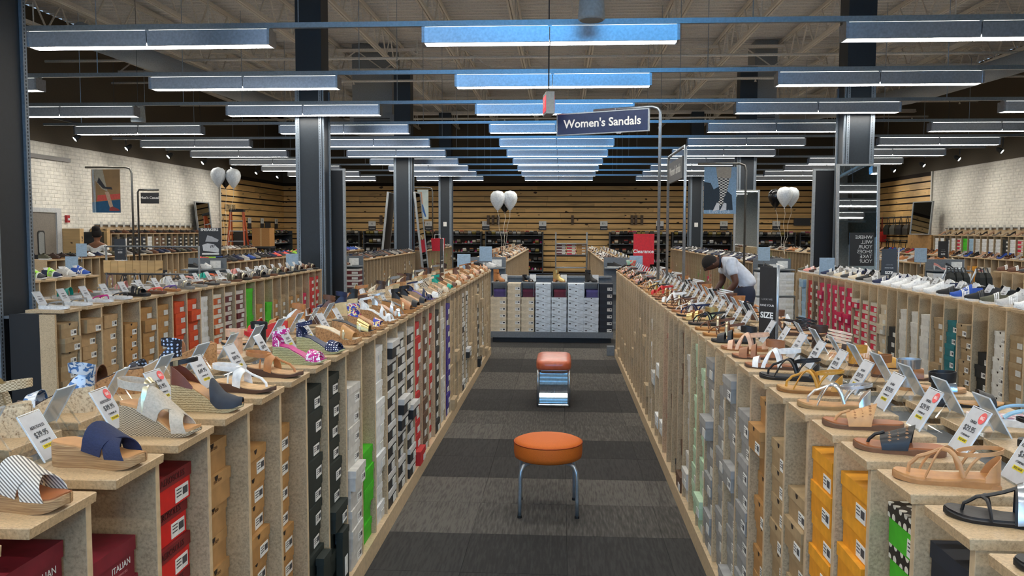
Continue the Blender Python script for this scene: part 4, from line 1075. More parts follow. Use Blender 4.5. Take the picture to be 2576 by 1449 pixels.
# ------------------------------------------------------------------ the run on the right of the aisle
XR1, PR1 = .755 + HW, .2613
Y0R = 1.553 - 3 * PR1; NR1 = 42
shelf_run('long sandal shelf on the right of the central aisle', XR1, Y0R, NR1, PR1)
RK = {-1: 'navyb', 0: 'navyb', 1: 'green', 2: 'yellow', 3: 'yellow', 4: 'gkraft', 5: 'gkraft', 6: 'kraft', 7: 'grey', 8: 'grey', 9: 'grey', 10: 'grey', 11: 'mint', 12: 'mint', 13: 'pale', 14: 'brown', 15: 'navyb', 16: 'brown', 17: 'redp', 18: 'white', 19: 'white', 20: 'pale', 21: 'white'}
RN = {-1: 10, 0: 10, 1: 10, 2: 10, 3: 10, 4: 8, 5: 9, 6: 10, 15: 1}
for k in range(-3, 39):
    kd = RK.get(k, 'beige'); n = RN.get(k, 10 - k % 2)
    # near end of bay k is the divider at near_k; stack index counts from the run's start
    stack(XR1, Y0R, PR1, -1, k + 3, kd, n, .19, -1 <= k <= 8, 'the %s bay of the right aisle shelf' % ordn(k + 2), 5, base0=.046 if k < 2 else (.038 if k < 7 else (.026 if k < 14 else .05)), h=.1)
    stack(XR1, Y0R, PR1, 1, k + 3, rng.choice(('kraft', 'pale', 'white', 'bw', 'brown')), 9, .19, False, '', 6)
BSOLE = M((86, 62, 48), .6); BLK = lw('black')
FR = [('tstrap', 'black thong sandal with silver stud', dict(sole=BLK, upper=BLK, insole=BLK, metal=CHROME)),
      ('gladiator', 'tan strappy sandal with low block heel', dict(sole=M((176, 128, 82), .5), upper=M((186, 138, 92), .5), insole=M((196, 142, 88), .45))),
      ('perf_thong', 'black perforated thong slide with tan footbed', dict(sole=M((120, 84, 60), .6), upper=BLK, insole=BRIN, accent=M((150, 110, 76), .6))),
      ('perf_thong', 'tan laser-cut thong slide', dict(sole=M((110, 80, 60), .6), upper=M((198, 148, 96), .55), insole=BRIN, accent=M((150, 102, 62), .6))),
      ('gladiator', 'silver strappy sandal with knotted front', dict(sole=M((150, 120, 80), .6), upper=lw('silver'), insole=M((196, 148, 98), .5))),
      ('gladiator', 'mustard strappy sandal', dict(sole=M((140, 96, 50), .6), upper=lw('mustard'), insole=M((196, 150, 90), .5))),
      ('gladiator', 'black strappy sandal with ankle strap', dict(sole=BLK, upper=BLK, insole=BLK)),
      ('cross_flat', 'white crossed-strap sandal with brown footbed', dict(sole=BSOLE, upper=lw('white'), insole=BRIN)),
      ('cuff_flat', 'brown woven sandal with ankle cuff', dict(sole=BSOLE, upper=M((150, 98, 64), .5), insole=BRIN)),
      ('cross_flat', 'blush and tan crossed sandal', dict(sole=M((150, 100, 60), .6), upper=lw('nude'), insole=BRIN)),
      ('cuff_flat', 'black sandal with wide ankle cuff', dict(sole=BLK, upper=BLK, insole=BLK)),
      ('tstrap', 'tan thong sandal with brown leather tab', dict(sole=M((150, 100, 50), .6), upper=lw('brown'), insole=M((186, 128, 60), .5))),
      ('tstrap', 'brown thong sandal on honey sole', dict(sole=M((150, 100, 50), .6), upper=lw('brown'), insole=M((186, 128, 60), .5))),
      ('gladiator', 'black strappy gladiator sandal', dict(sole=BLK, upper=BLK, insole=M((90, 70, 56), .5))),
      ('cuff_flat', 'pale gold metallic gladiator sandal', dict(sole=M((120, 100, 70), .6), upper=lw('gold'), insole=TANIN)),
      ('gladiator', 'navy strappy gladiator sandal', dict(sole=BLK, upper=lw('navy'), insole=TANIN)),
      ('tstrap', 'white and brown thong sandal', dict(sole=M((150, 100, 60), .6), upper=lw('white'), insole=BRIN)),
      ('gladiator', 'brown strappy flat sandal', dict(sole=BSOLE, upper=lw('brown'), insole=TANIN)),
      ('tstrap', 'dark brown thong sandal', dict(sole=BSOLE, upper=lw('dark brown'), insole=TANIN)),
      ('cross_flat', 'white shiny crossed sandal', dict(sole=M((160, 130, 90), .6), upper=lw('white'), insole=TANIN)),
      ('tstrap', 'brown thong flat', dict(sole=BSOLE, upper=lw('brown'), insole=BRIN)),
      ('tstrap', 'coppery brown thong flat', dict(sole=BSOLE, upper=lw('tan'), insole=BRIN)),
      ('cross_flat', 'red and tan crossed sandal', dict(sole=M((170, 120, 70), .6), upper=lw('red'), insole=TANIN)),
      ('gladiator', 'black and tan strappy flat', dict(sole=M((170, 120, 70), .6), upper=BLK, insole=TANIN)),
      ('tstrap', 'gold thong flat', dict(sole=M((170, 130, 80), .6), upper=lw('gold'), insole=TANIN))]
more3 = [('cuff_flat', 'rose metallic flat sandal', dict(sole=M((140, 110, 80), .6), upper=M((180, 140, 130), .35, .6), insole=TANIN)), ('gladiator', 'silver strappy flat sandal', dict(sole=BSOLE, upper=lw('silver'), insole=TANIN)),
         ('tstrap', 'tan thong flat sandal', dict(sole=M((170, 120, 70), .6), upper=lw('tan'), insole=TANIN)), ('cross_flat', 'black crossed flat sandal', dict(sole=BSOLE, upper=BLK, insole=TANIN))]
while len(FR) < 40: FR.append(more3[len(FR) % 4])
for i, (st, wd, mt) in enumerate(FR):
    y = Y0R + (i + 3) * PR1 + PR1 * .37
    shoe(st, '%s, %s along the right shelf front row' % (wd, ordn(i + 1)), (XR1 - HW + .115, y, TOP), PI - R(20) + yaw_r.uniform(-.08, .08), 'flat sandals on the right shelf', 'sandal', **mt)
rb = {0: ('39.95', 'KELLY & KATIE', 0), 1: ('39.95', 'KELLY & KATIE', 0), 2: ('29.95', 'UNISA', 1), 3: ('29.95', 'UNISA', 1), 4: ('59.95', 'BORN', 0), 5: ('59.95', 'BORN', 0), 6: ('59.95', 'BORN', 0), 7: ('59.95', 'BORN', 0)}
SIZE_Y = 1.0
while at(1930, 800, SIZE_Y).x < XR1: SIZE_Y += .01
for i in range(40):
    b = rb.get(i)
    if min(abs(Y0R + (i + 3) * PR1 + .085 - q) for q in (SIZE_Y, 8.92)) < .11: continue
    price_card((XR1 - .062, Y0R + (i + 3) * PR1 + .085, TOP), -PI / 2 + yaw_r.uniform(-.06, .06), '%s clear price card along the right shelf, facing the central aisle' % ordn(i + 1), b[0] if b else None, b[1] if b else '', bool(b and b[2]), yellow=i < 9)
BR = [('tstrap', 'black strappy thong sandal', dict(sole=BLK, upper=BLK, insole=BLK)),
      ('flipflop', 'white floral flip-flop with pale blue tie', dict(sole=lw('white'), upper=M((150, 190, 210), .5), insole=M((228, 226, 224), .6, kind='floral', col2=(196, 150, 160), scale=40))),
      ('tall_cuff', 'black sandal with tall buckled ankle cuff', dict(sole=BLK, upper=BLK, insole=M((190, 140, 80), .5), metal=CHROME)),
      ('tall_cuff', 'silver sandal with tall shiny ankle cuff', dict(sole=M((170, 130, 90), .6), upper=M((200, 204, 208), .2, .9), insole=TANIN)),
      ('cuff_flat', 'brown patent cuffed flat', dict(sole=BSOLE, upper=M((140, 92, 56), .3), insole=M((210, 180, 140), .5))),
      ('cuff_flat', 'tan and black cuffed flat', dict(sole=BSOLE, upper=lw('mustard'), insole=TANIN)),
      ('loop_flat', 'blush multi-strap looped sandal', dict(sole=lw('nude'), upper=M((224, 200, 178), .5), insole=TANIN)),
      ('tall_cuff', 'dark brown cuffed sandal', dict(sole=BSOLE, upper=lw('dark brown'), insole=TANIN)),
      ('loop_flat', 'black caged sandal', dict(sole=BLK, upper=BLK, insole=TANIN)),
      ('gladiator', 'dark strappy sandal', dict(sole=BSOLE, upper=lw('dark brown'), insole=TANIN))]
more4 = [('tall_cuff', 'brown tall-cuffed sandal', dict(sole=BSOLE, upper=lw('brown'), insole=TANIN)), ('loop_flat', 'white caged sandal', dict(sole=lw('cream'), upper=lw('white'), insole=TANIN)), ('gladiator', 'brown buckled sandal', dict(sole=BSOLE, upper=lw('brown'), insole=TANIN)),
         ('cuff_flat', 'black cuffed sandal', dict(sole=BSOLE, upper=BLK, insole=TANIN)), ('tall_cuff', 'tan suede cuffed sandal', dict(sole=BSOLE, upper=lw('tan'), insole=TANIN))]
while len(BR) < 34: BR.append(more4[len(BR) % 5])
for i, (st, wd, mt) in enumerate(BR):
    y = Y0R + (i + 5.1) * PR1 + PR1 * .5
    shoe(st, '%s, %s along the right shelf rear row' % (wd, ordn(i + 1)), (XR1 + HW - .13, y, TOP), R(-14) + yaw_r.uniform(-.15, .15), 'rear row of the right shelf', 'sandal', **mt)
for i in range(34):
    if abs(Y0R + (i + 4.6) * PR1 + .12 - SIZE_Y) < .11: continue
    price_card((XR1 + .09, Y0R + (i + 4.6) * PR1 + .12, TOP), PI / 2 + yaw_r.uniform(-.06, .06), '%s clear price card along the right shelf, turned away from the aisle' % ordn(i + 1), yellow=False)

for i, (k, st) in enumerate(((2, 'tstrap'), (1, 'gladiator'))):
    shoe(st, 'black flat sandal on the %s right board out of the picture' % ordn(i + 1), (XR1 - HW + .115, Y0R + k * PR1 + PR1 * .37, TOP), PI - R(20), 'flat sandals on the right shelf', 'sandal', sole=BLK, upper=BLK, insole=BLK)
    price_card((XR1 - .062, Y0R + k * PR1 + .085, TOP), -PI / 2, '%s price card out of the picture on the right shelf' % ordn(i + 1), yellow=False)
for i in range(4):
    shoe(('gladiator', 'cuff_flat')[i % 2], 'tan sandal on the %s rear right board out of the picture' % ordn(i + 1), (XR1 + HW - .13, Y0R + (3.9 - i) * PR1 + PR1 * .6, TOP), R(-12), 'rear row of the right shelf', 'sandal', sole=BSOLE, upper=lw('tan'), insole=TANIN)
for i in range(2):
    shoe('cross_wedge', 'tan wedge on the %s left board out of the picture' % ordn(i + 1), (XL1 + HW - .100, Y0L + (2 - i) * PL1 - PL1 * .37, TOP), R(-4), 'wedge sandals on the left shelf', 'sandal', sole=STACK, upper=lw('tan'), insole=BRIN)
# ------------------------------------------------------------------ second run on the left: casual sandals
XL2, PL2, Y0L2 = -3.45 - HW, .288, 5.51
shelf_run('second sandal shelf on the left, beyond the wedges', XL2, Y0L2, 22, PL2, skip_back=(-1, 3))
K2 = ['gkraft', 'tape', 'tape', 'kraft', 'kraft', 'kraft', 'orange', 'orange', 'white', 'orwh', 'maroon', 'maroon', 'lime', 'kraft', 'lime', 'kraft', 'gkraft', 'kraft', 'kraft', 'crimson', 'redp', 'redp']
N2 = [10, 10, 10, 9, 10, 10, 10, 10, 10, 10, 10, 10, 10, 8, 8, 8, 8, 8, 8, 8, 10, 10]
for k in range(22):
    stack(XL2, Y0L2, PL2, 1, k, K2[k], N2[k], .19, k < 4, 'the %s bay of the second left shelf' % ordn(k + 1), 9, base0=.042)
C2 = [('flipflop', 'grey', 'white'), ('flipflop', 'grey', 'white'), ('flipflop', 'magenta', 'white'), ('flipflop', 'charcoal', 'white'), ('slide', 'black', 'black'), ('flipflop', 'coral', 'brown'), ('flipflop', 'purple', 'tan'), ('slide', 'grey', 'grey'), ('flipflop', 'brown', 'grey'), ('flipflop', 'brown', 'charcoal'), ('flipflop', 'white', 'grey'), ('slide', 'olive', 'brown'), ('slide', 'dark brown', 'black'), ('slide', 'grey', 'brown'), ('slide', 'black', 'black')]
while len(C2) < 22: C2.append(('slide', rng.choice(('grey', 'olive', 'dark brown', 'brown', 'charcoal')), rng.choice(('brown', 'charcoal', 'black', 'grey'))))
for i, (st, c, sc) in enumerate(C2):
    shoe(st, '%s %s with %s sole, %s along the second left shelf' % (c, 'flip-flop' if st == 'flipflop' else 'banded slide', sc, ordn(i + 1)), (XL2 + HW - .125, Y0L2 + (i + 1) * PL2 - .13, TOP), R(-6) + yaw_r.uniform(-.1, .1), 'casual sandals on the second left shelf', 'sandal', upper=lw(c), sole=lw(sc), insole=M(sh(CO[sc], .9), .6))
    price_card((XL2 + .055, Y0L2 + (i + 1) * PL2 - .03, TOP), PI / 2, '%s clear price card along the second left shelf' % ordn(i + 1), yellow=False)
cb = ['white', 'black', 'pink', 'teal', 'orange', 'grey', 'pink', 'white', 'light grey']
for i in range(3, 20):
    c = cb[i % 9]
    shoe('flipflop' if i % 3 else 'slide', '%s %s, %s along the second left shelf rear row' % (c, 'flip-flop' if i % 3 else 'slide', ordn(i - 2)), (XL2 - HW + .14, Y0L2 + (i + .5) * PL2, TOP), PI + yaw_r.uniform(-.1, .1), 'rear row of the second left shelf', 'sandal', upper=lw(c), sole=lw('white' if i % 2 else 'grey'), insole=lw('grey'))

# ------------------------------------------------------------------ second run on the right: canvas sneakers
XR2, PR2, Y0R2 = 3.3 + HW, .2546, 4.10
shelf_run('canvas sneaker shelf on the right, beyond the sandals', XR2, Y0R2, 31, PR2)
KR2 = {29: 'pale', 28: 'sky', 27: 'redp', 26: 'brown', 25: 'crimson', 24: 'crimson', 23: 'crimson', 22: 'crimson', 21: 'crimson', 20: 'crimw', 19: 'crimw', 18: 'crimw', 17: 'cream', 16: 'blackb', 15: 'heart', 14: 'heart', 13: 'heart', 12: 'gkraft', 11: 'teal', 10: 'gkraft', 9: 'blackb', 8: 'heart', 7: 'gkraft', 6: 'heart', 5: 'kraft'}
KR2 = {k + 1: v for k, v in KR2.items()}
for k in range(31):
    n = 10 if k > 21 else (7 if KR2.get(k) in ('blackb',) else 9)
    stack(XR2, Y0R2, PR2, -1, k, KR2.get(k, 'gkraft'), n, .18, 9 <= k <= 12, 'the %s bay of the canvas sneaker shelf' % ordn(k - 8) if k > 8 else '', 11, base0=.036)
R2S = {29: ('slipon', 'olive'), 28: ('slipon', 'pink'), 27: ('slipon', 'dark brown'), 26: ('sneaker', 'light grey'), 25: ('slipon', 'navy'), 24: ('sneaker', 'grey'), 23: ('slipon', 'cream'), 22: ('slipon', 'charcoal'), 21: ('slipon', 'cream'), 20: ('slipon', 'black'), 19: ('sneaker', 'grey'), 18: ('slipon', 'navy'), 17: ('sneaker', 'white'), 16: ('slipon', 'white'), 15: ('sneaker', 'white'), 14: ('slipon', 'white'), 13: ('sneaker', 'white'), 12: ('slipon', 'black'), 11: ('sneaker', 'blue'), 10: ('slipon', 'black'), 9: ('slipon', 'olive'), 8: ('sneaker', 'light grey'), 7: ('sneaker', 'white'), 6: ('slipon', 'grey'), 5: ('slipon', 'navy')}
R2S = {k + 1: v for k, v in R2S.items()}
for n_, k in enumerate(sorted(R2S)):
    st, c = R2S[k]
    shoe(st, '%s %s with white sole, %s along the canvas sneaker shelf' % (c, 'lace-up sneaker' if st == 'sneaker' else 'low canvas shoe', ordn(n_ + 1)), (XR2 - HW + .118, Y0R2 + (k + .42) * PR2, TOP), PI - R(14) + yaw_r.uniform(-.1, .1), 'sneakers on the right canvas shelf', 'sneaker', upper=M(CO[c], .75, scale=150, bump=.05), sole=lw('white'), accent=M(CO[c], .75), lace=lw('white' if c != 'black' else 'charcoal'), lining=M(sh(CO[c], .7), .8))
    price_card((XR2 - .045, Y0R2 + (k + .5) * PR2, TOP), -PI / 2, '%s clear price card along the canvas sneaker shelf' % ordn(n_ + 1), yellow=False)
    c2 = rng.choice(('black', 'navy', 'grey', 'white', 'charcoal'))
    shoe('slipon', '%s low shoe, %s along the canvas shelf rear row' % (c2, ordn(n_ + 1)), (XR2 + HW - .118, Y0R2 + (k + .5) * PR2, TOP), yaw_r.uniform(-.1, .1), 'rear row of the canvas shelf', 'sneaker', upper=M(CO[c2], .75), sole=lw('white'), lining=M(sh(CO[c2], .7), .8))
# ================================================================== FARTHER RUNS
def run_fill(xc, y0, n, pitch, s, kinds, shoes, colours, far=True, cnt=None, back=True):
    for k in range(n):
        kd = kinds[k % len(kinds)]
        r = random.Random(int(xc * 100) + k)
        if kd: stack(xc, y0, pitch, s, k, kd, cnt or r.choice((6, 7, 8, 9, 9)), pitch - .07, False, '', int(abs(xc) * 10))
        for q in ((s, -s) if back else (s,)):
            c = r.choice(colours); so = r.choice([(230, 230, 226), CO['brown'], CO['black'], (190, 150, 104)])
            far_shoe(shoes if isinstance(shoes, str) else r.choice(shoes), (xc + q * (HW - .14), y0 + (k + .5) * pitch, TOP), (0 if q > 0 else PI) + r.uniform(-.2, .2), (so, CO[c], sh(CO[c], .5)))
DARKS = ('black', 'charcoal', 'grey', 'brown', 'dark brown', 'navy', 'olive')
NUDES = ('nude', 'cream', 'tan', 'black', 'grey', 'light grey', 'brown')
BRIGHT = ('grey', 'black', 'charcoal', 'light grey', 'blue', 'coral', 'navy', 'purple', 'lime')
def run(label, xc, y0, n, pitch, s, kinds, shoes, colours, sep, cnt=None):
    shelf_run(label, xc, y0, n, pitch, zig=False, sep=sep); run_fill(xc, y0, n, pitch, s, kinds, shoes, colours, cnt=cnt)
run('shoe shelf on the left behind the low box gondola', XL1, 15.2, 36, .29, 1, ['beige', 'beige', 'beige', 'kraft', 'pale', 'beige', 'bw'], 'wedge', NUDES, False)
run('shoe shelf on the right behind the low box gondola', XR1, 15.4, 37, .29, -1, ['beige', 'pale', 'beige', 'beige', 'gkraft'], 'sandal', ('silver', 'white', 'black', 'gold', 'brown'), False)
run('dark shoe shelf just beyond the near left column', -3.72 - HW, 15.6, 19, .29, 1, ['brown', 'beige', 'grey', 'navyb', 'gkraft', 'brown', 'kraft'], 'sneaker', DARKS, True)
run('dark shoe shelf beyond the column with leaning mirrors', -3.72 - HW, 22.2, 21, .29, 1, ['bw', 'lime', 'brown', 'gkraft', 'brown'], 'sneaker', DARKS, False)
run('low shoe shelf behind the bending man', 3.4 + HW, 15.2, 39, .29, -1, ['gkraft', 'gkraft', 'brown', 'crimw', 'crimson', 'gkraft', 'lime', 'gkraft', 'pale', 'lime', 'gkraft'], 'sneaker', ('black', 'charcoal', 'navy', 'white', 'grey'), True)
run('athletic shoe shelf on the left with orange boxes', -5.7 - HW, 14.0, 34, .29, 1, ['orange', 'orange', 'orange', 'redp', None, 'orange', 'pale', 'orange'], 'sneaker', BRIGHT, True, cnt=8)
run('men\'s casual shoe shelf in front of the brick wall', -9.3 - HW, 14.6, 36, .29, 1, [None, 'gkraft', None, 'navyb', 'gkraft', 'kraft'], 'sneaker', DARKS + ('white',), True, cnt=7)
run('dress shoe shelf to the left of the big framed mirror', 6.4 + HW, 15.2, 40, .29, -1, ['gkraft', 'bw', 'lime', 'bw', 'beige', 'kraft', 'gkraft'], ('pump', 'sneaker'), NUDES, True)
run('high-heel shelf to the right of the big framed mirror', 9.0 + HW, 15.2, 33, .29, -1, ['yellow', 'maroon', None, 'pale', 'crimw', 'yellow', 'kraft'], 'pump', NUDES + ('red', 'blue'), True, cnt=9)
# running shoes at the far left
XL3 = -5.7 - HW
shelf_run('running shoe shelf beside the near left column', XL3, 6.5, 12, .29)
for k in range(12):
    if k < 10: stack(XL3, 6.5, .29, 1, k, 'maroon', 9, .19, False, '', 21)
    c = ('charcoal', 'grey', 'charcoal', 'navy', 'grey', 'charcoal', 'lime', 'charcoal', 'charcoal', 'navy', 'light grey', 'blue')[k]
    if k > 4: 
        t = shoe('sneaker', '%s running shoe, %s along the running shoe shelf' % (c, ordn(k - 4)), (XL3 + HW - .15, 6.5 + (k + .5) * .29, TOP), R(-8), 'running shoes', 'sneaker', upper=M(CO[c], .7, scale=150), sole=lw('white'), accent=lw('lime' if k in (8, 9) else c), lining=M(CO['lime'] if k in (8, 9) else sh(CO[c], .7), .7))
        if k in (8, 9, 11): letters('N', .05, lw('white' if k == 11 else 'grey'), t, (.01, -.049, .052), (R(-20), R(10), 0), bold=.03)
        price_card((XL3 + .09, 6.5 + (k + .5) * .29 + .1, TOP), PI / 2, '%s clear price card along the running shoe shelf' % ordn(k - 4), yellow=False)
XR3 = 6.26 + HW
shelf_run('loafer shelf at the right edge of the picture', XR3, 9.1, 12, .29)
for k in range(12): stack(XR3, 9.1, .29, -1, k, ['gkraft', 'yellow', 'sky', 'white'][k % 4], 7, .19, False, '', 22)
for k, c in ((6, 'white'), (7, 'white'), (8, 'olive'), (9, 'charcoal'), (10, 'brown'), (11, 'brown')):
    shoe('slipon', '%s low loafer, %s along the loafer shelf' % (c, ordn(k - 5)), (XR3 - HW + .14, 9.1 + (k + .5) * .29, TOP), PI - R(8), 'loafers', 'shoe', upper=lw(c), sole=lw('white' if c in ('white',) else 'brown'))

# ------------------------------------------------------------------ wall shelving, tall
def wall_shelf(label, x, s, y0, y1, kinds, colours, cat_shoe, mirror_end=False):
    t = thing('wall_shelf', label, 'shelf', (x, y0, 0), 0, 'tall shelves along the side walls'); L = y1 - y0; n = int(L / .36)
    B(*sorted((0, s * .02)), 0, L, 0, 1.86).build('back_panel', BOARD_S, t)
    B(*sorted((0, s * .42)), 0, L, 0, .1).build('plinth', EDGE, t)
    B(*sorted((0, s * .42)), 0, L, 1.64, 1.66).build('top_board', BOARD, t)
    B(*sorted((0, s * .06)), 0, L, 1.86, 1.88).build('sign_rail', GREY, t)
    for k in range(n + 1):
        y = min(L - .02, k * .36)
        B(*sorted((s * .02, s * .42)), y, y + .02, .1, 1.64).build('divider', BOARD_S, t)
        if k < n:
            kd = kinds[k % len(kinds)]
            for i in range(15):
                if kd and .1 + (i + 1) * .105 < 1.6: far_box(kd, (.30, .3, .102), (x + s * .23, y0 + y + .19, .1005 + i * .105), PI / 2 if s > 0 else -PI / 2)
            far_shoe(cat_shoe, (x + s * .26, y0 + y + .19, 1.66), (0 if s > 0 else PI) + .3 * s, (CO['brown'], CO[colours[k % len(colours)]], (40, 36, 34)))
            o = B(*sorted((s * .07, s * .075)), y + .13, y + .24, 1.82, 1.95).build('price_sign', M((186, 186, 180), .5), t)
wall_shelf("tall men's shoe shelf along the white brick wall, left side", XL + .03, 1, 20.1, 25.6, ['blackb', 'blackb', 'blackb', 'navyb', 'navyb', 'white', 'brown', 'brown', 'blackb', 'brown', 'blackb'], ('dark brown', 'black', 'brown', 'black'), 'sneaker')
wall_shelf('tall high-heel shelf along the white brick wall, right side', XR - .03, -1, 18.6, 26.6, ['white', 'blackb', 'white', 'white', 'white', 'pale', 'sky', 'lime', 'crimw'], ('grey', 'nude', 'black', 'cream'), 'pump')
t = thing('mirror_cabinet', 'pine-framed low mirror at the end of the tall brick-wall shelf', 'mirror', (XL + .03, 18.75, 0))
WOODP = M((206, 170, 116), .5, kind='wood')
B(0, .42, 0, .16, 0, 1.78).build('post', WOODP, t); B(0, .42, 1.16, 1.3, 0, 1.78).build('post', WOODP, t); B(.3, .34, .16, 1.16, .1, 1.70).build('mirror_glass', M((96, 100, 104), .08, .85), t)
B(*sorted((XR - .06, XR - .48)), 26.62, 28.4, 0, 1.66).build('cabinet_panel', M((182, 140, 88), .5, kind='wood'))
tag(bpy.data.objects['cabinet_panel'], 'tan end cabinet below the leaning mirror on the right wall', 'cabinet')

# ------------------------------------------------------------------ back wall racks
RK_M = M((58, 62, 66), .5)
def rack(label, x0, w_, y, rz=0):
    t = thing('clearance_rack', label, 'rack', (x0, y, 0), rz, 'clearance racks along the timber walls')
    for x in (0, w_ - .04): B(x, x + .04, 0, .5, 0, 1.72).build('upright', RK_M, t)
    for z in (.12, .48, .84, 1.2, 1.55): B(.04, w_ - .04, 0, .46, z, z + .03).build('shelf', RK_M, t)
    B(.04, w_ - .04, .44, .46, .12, 1.7).build('back_panel', M((50, 40, 32), .7), t)
    m0 = Matrix.Translation((x0, y, 0)) @ Matrix.Rotation(rz, 4, 'Z')
    r = random.Random(int(x0 * 10 + y * 3))
    for z in (.15, .51, .87, 1.23, 1.58):
        x = .1
        while x < w_ - .12:
            c = CO[r.choice(DARKS + ('light grey', 'red', 'white', 'tan', 'olive', 'magenta'))]; p = m0 @ Vector((x + .05, .2, z + .0))
            if z > 1.5 or r.random() < .5:
                m = m0 @ Matrix.Translation((x + .06, .24, z)) @ Matrix.Rotation(R(-24), 4, 'X') @ Matrix.Rotation(r.uniform(-.1, .1), 4, 'Z')
                FAR.merge(MB().box(-.07, .07, -.15, .13, 0, .1), m, r.choice([(200, 190, 170), (40, 40, 42), (120, 104, 84), (70, 66, 62), (170, 170, 170), (150, 132, 60)])); FAR.merge(MB().box(-.072, .072, -.152, .132, .085, .12), m, c); x += .17
            else:
                far_shoe('sneaker', p, rz - PI / 2 + r.uniform(-.1, .1), ((200, 200, 196), c, (30, 30, 30))); x += .115
for i in range(9):
    x0 = -10.6 + i * 2.5
    if i == 4: continue
    rack('%s clearance rack from the left against the back timber wall' % ordn(i + 1), x0, 2.35, YB - .6)
rack('clearance rack on the left timber wall, nearer one', XL + .6, 2.6, 28.7, PI / 2); rack('clearance rack on the left timber wall, farther one', XL + .6, 2.2, 31.4, PI / 2)
for i, px in enumerate((936, 1078, 1222, 1365, 1519, 1660, 1741 + 80, 1953)):
    p = at(px, 570, YB - .09)
    t = thing('size_sign', '%s small size sign from the left on the back timber wall' % ordn(i + 1), 'sign', p, 0, 'small size signs on the timber wall')
    B(-.15, .15, 0, .043, .02, .22).build('plate', WHITE, t); B(-.15, .15, -.002, .043, -.14, .02).build('caption_plate', M((46, 48, 54), .5), t)
    letters(('6', '6½', '7½', '8', '8½', '9', '9½', '10')[i], .12, INK, t, (0, -.002, .12)); letters('WOMEN', .06, WHITE, t, (0, -.0035, -.08))
for i, (y, z) in enumerate(((30.3, 2.0), (31.6, 2.0), (33.2, 2.0))):
    t = thing('size_sign', '%s size sign along the left timber wall' % ordn(i + 1), 'sign', (XL + .09, y, z), PI / 2, 'small size signs on the timber wall')
    B(-.15, .15, 0, .02, 0, .2).build('plate', WHITE, t); B(-.15, .15, -.002, .018, -.2, 0).build('caption_plate', M((46, 48, 54), .5), t)
    letters(('8', '9', '10')[i], .12, INK, t, (0, -.002, .1))
p = at(573, 521, 28.3)
t = thing('wall_sign', 'small pale sign with dark capitals on the left timber wall', 'sign', (XL + .07, 28.55, p.z), PI / 2)
B(-.42, .42, -.02, 0, -.11, .11).build('plate', M((190, 160, 110), .6), t); letters('TRUCKS', .2, M((44, 36, 28), .7), t, (0, -.022, 0), bold=.02)
for i, (px, pw) in enumerate(((2018, 44), (664, 14))):
    p = at(px, 558, YB - .12) if i == 0 else Vector((XL + .08, 31.95, 1.9))
    o = tag(B(-.32 if i == 0 else 0, .32 if i == 0 else .03, -.02, .073 if i == 0 else .5, -.15, .15).build('slatwall_display', DGREY, None, p), 'dark slatted display panel on the %s timber wall' % ('back' if i == 0 else 'left'), 'panel')
for i, px in enumerate((830, 958, 975, 1440, 1228, 1240, 1253, 1590, 1600, 1615)):
    p = at(px, 560, YB - .16)
    tag(B(-.05, .05, -.03, .113, -.08, .3).build('hook_strip', M((92, 72, 52), .6), None, p), '%s brown hook strip from the left on the back timber wall' % ordn(sorted((830, 958, 975, 1440, 1228, 1240, 1253, 1590, 1600, 1615)).index(px) + 1), 'hook strip', 'hook strips on the back wall')

# ------------------------------------------------------------------ mirrors round the columns
def mirror_panel(label, loc, rz, w_, h, face=True, lean=0.0):
    t = thing('standing_mirror', label, 'mirror', loc, (lean, 0, rz), 'store mirrors')
    B(-w_ / 2, w_ / 2, .0, .03, 0, h).build('backing', BLACK, t)
    f = M((150, 154, 156), .35)
    for a in ((-w_ / 2 - .02, -w_ / 2 + .02, 0, h), (w_ / 2 - .02, w_ / 2 + .02, 0, h)): B(a[0], a[1], -.02, .032, a[2], a[3]).build('frame_side', f, t)
    for z in (0, h - .03): B(-w_ / 2 + .02, w_ / 2 - .02, -.02, .032, z, z + .03).build('frame_rail', f, t)
    B(-w_ / 2 + .02, w_ / 2 - .02, -.006, -.001, .03, h - .03).build('mirror_glass', MIRROR, t)
    return t
YM = CY[1] - hw - .07
mc = (at(2100, 560, YM).x + at(2208, 560, YM).x) / 2; mw = at(2208, 560, YM).x - at(2100, 560, YM).x
mt = at(2154, 412, YM).z
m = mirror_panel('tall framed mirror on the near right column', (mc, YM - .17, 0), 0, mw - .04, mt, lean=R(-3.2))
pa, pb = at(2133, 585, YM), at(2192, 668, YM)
poster_reflection = B(pa.x - mc, pb.x - mc, -.012, -.0065, pb.z, pa.z).build('poster', BLACK, m)  # mirror image of a poster, painted onto the glass with reversed lettering
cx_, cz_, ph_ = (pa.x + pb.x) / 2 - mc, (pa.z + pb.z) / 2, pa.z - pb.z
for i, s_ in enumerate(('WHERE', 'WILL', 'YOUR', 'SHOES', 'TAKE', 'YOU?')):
    letters(s_, ph_ * .15, M((206, 208, 206), .6), poster_reflection, (cx_ + (pb.x - pa.x) * .42, -.0125, cz_ + ph_ * (.36 - i * .145)), mirror=True, align='LEFT')
mirror_panel('back of a tall mirror behind the near right column', (mc - .06, CY[1] + hw + .14, 0), PI, .84, 2.78)
mirror_panel('dark back of a tall mirror behind the near left column', (CXL + .04, CY[1] + hw + .09, 0), PI, .78, 2.79)
mirror_panel('dark back of a mirror beside the column at the left edge', (CXL - .02, CY[0] - hw - .3, 0), PI, .6, 2.4) if False else None
mirror_panel('mirror leaning on the left side of the flanked column', (CXL - hw - .42, CY[2], 0), PI / 2 + PI, .8, 2.75, lean=R(-6))
mirror_panel('mirror leaning on the right side of the flanked column', (CXL + hw + .42, CY[2], 0), PI / 2, .8, 2.75, lean=R(-6))
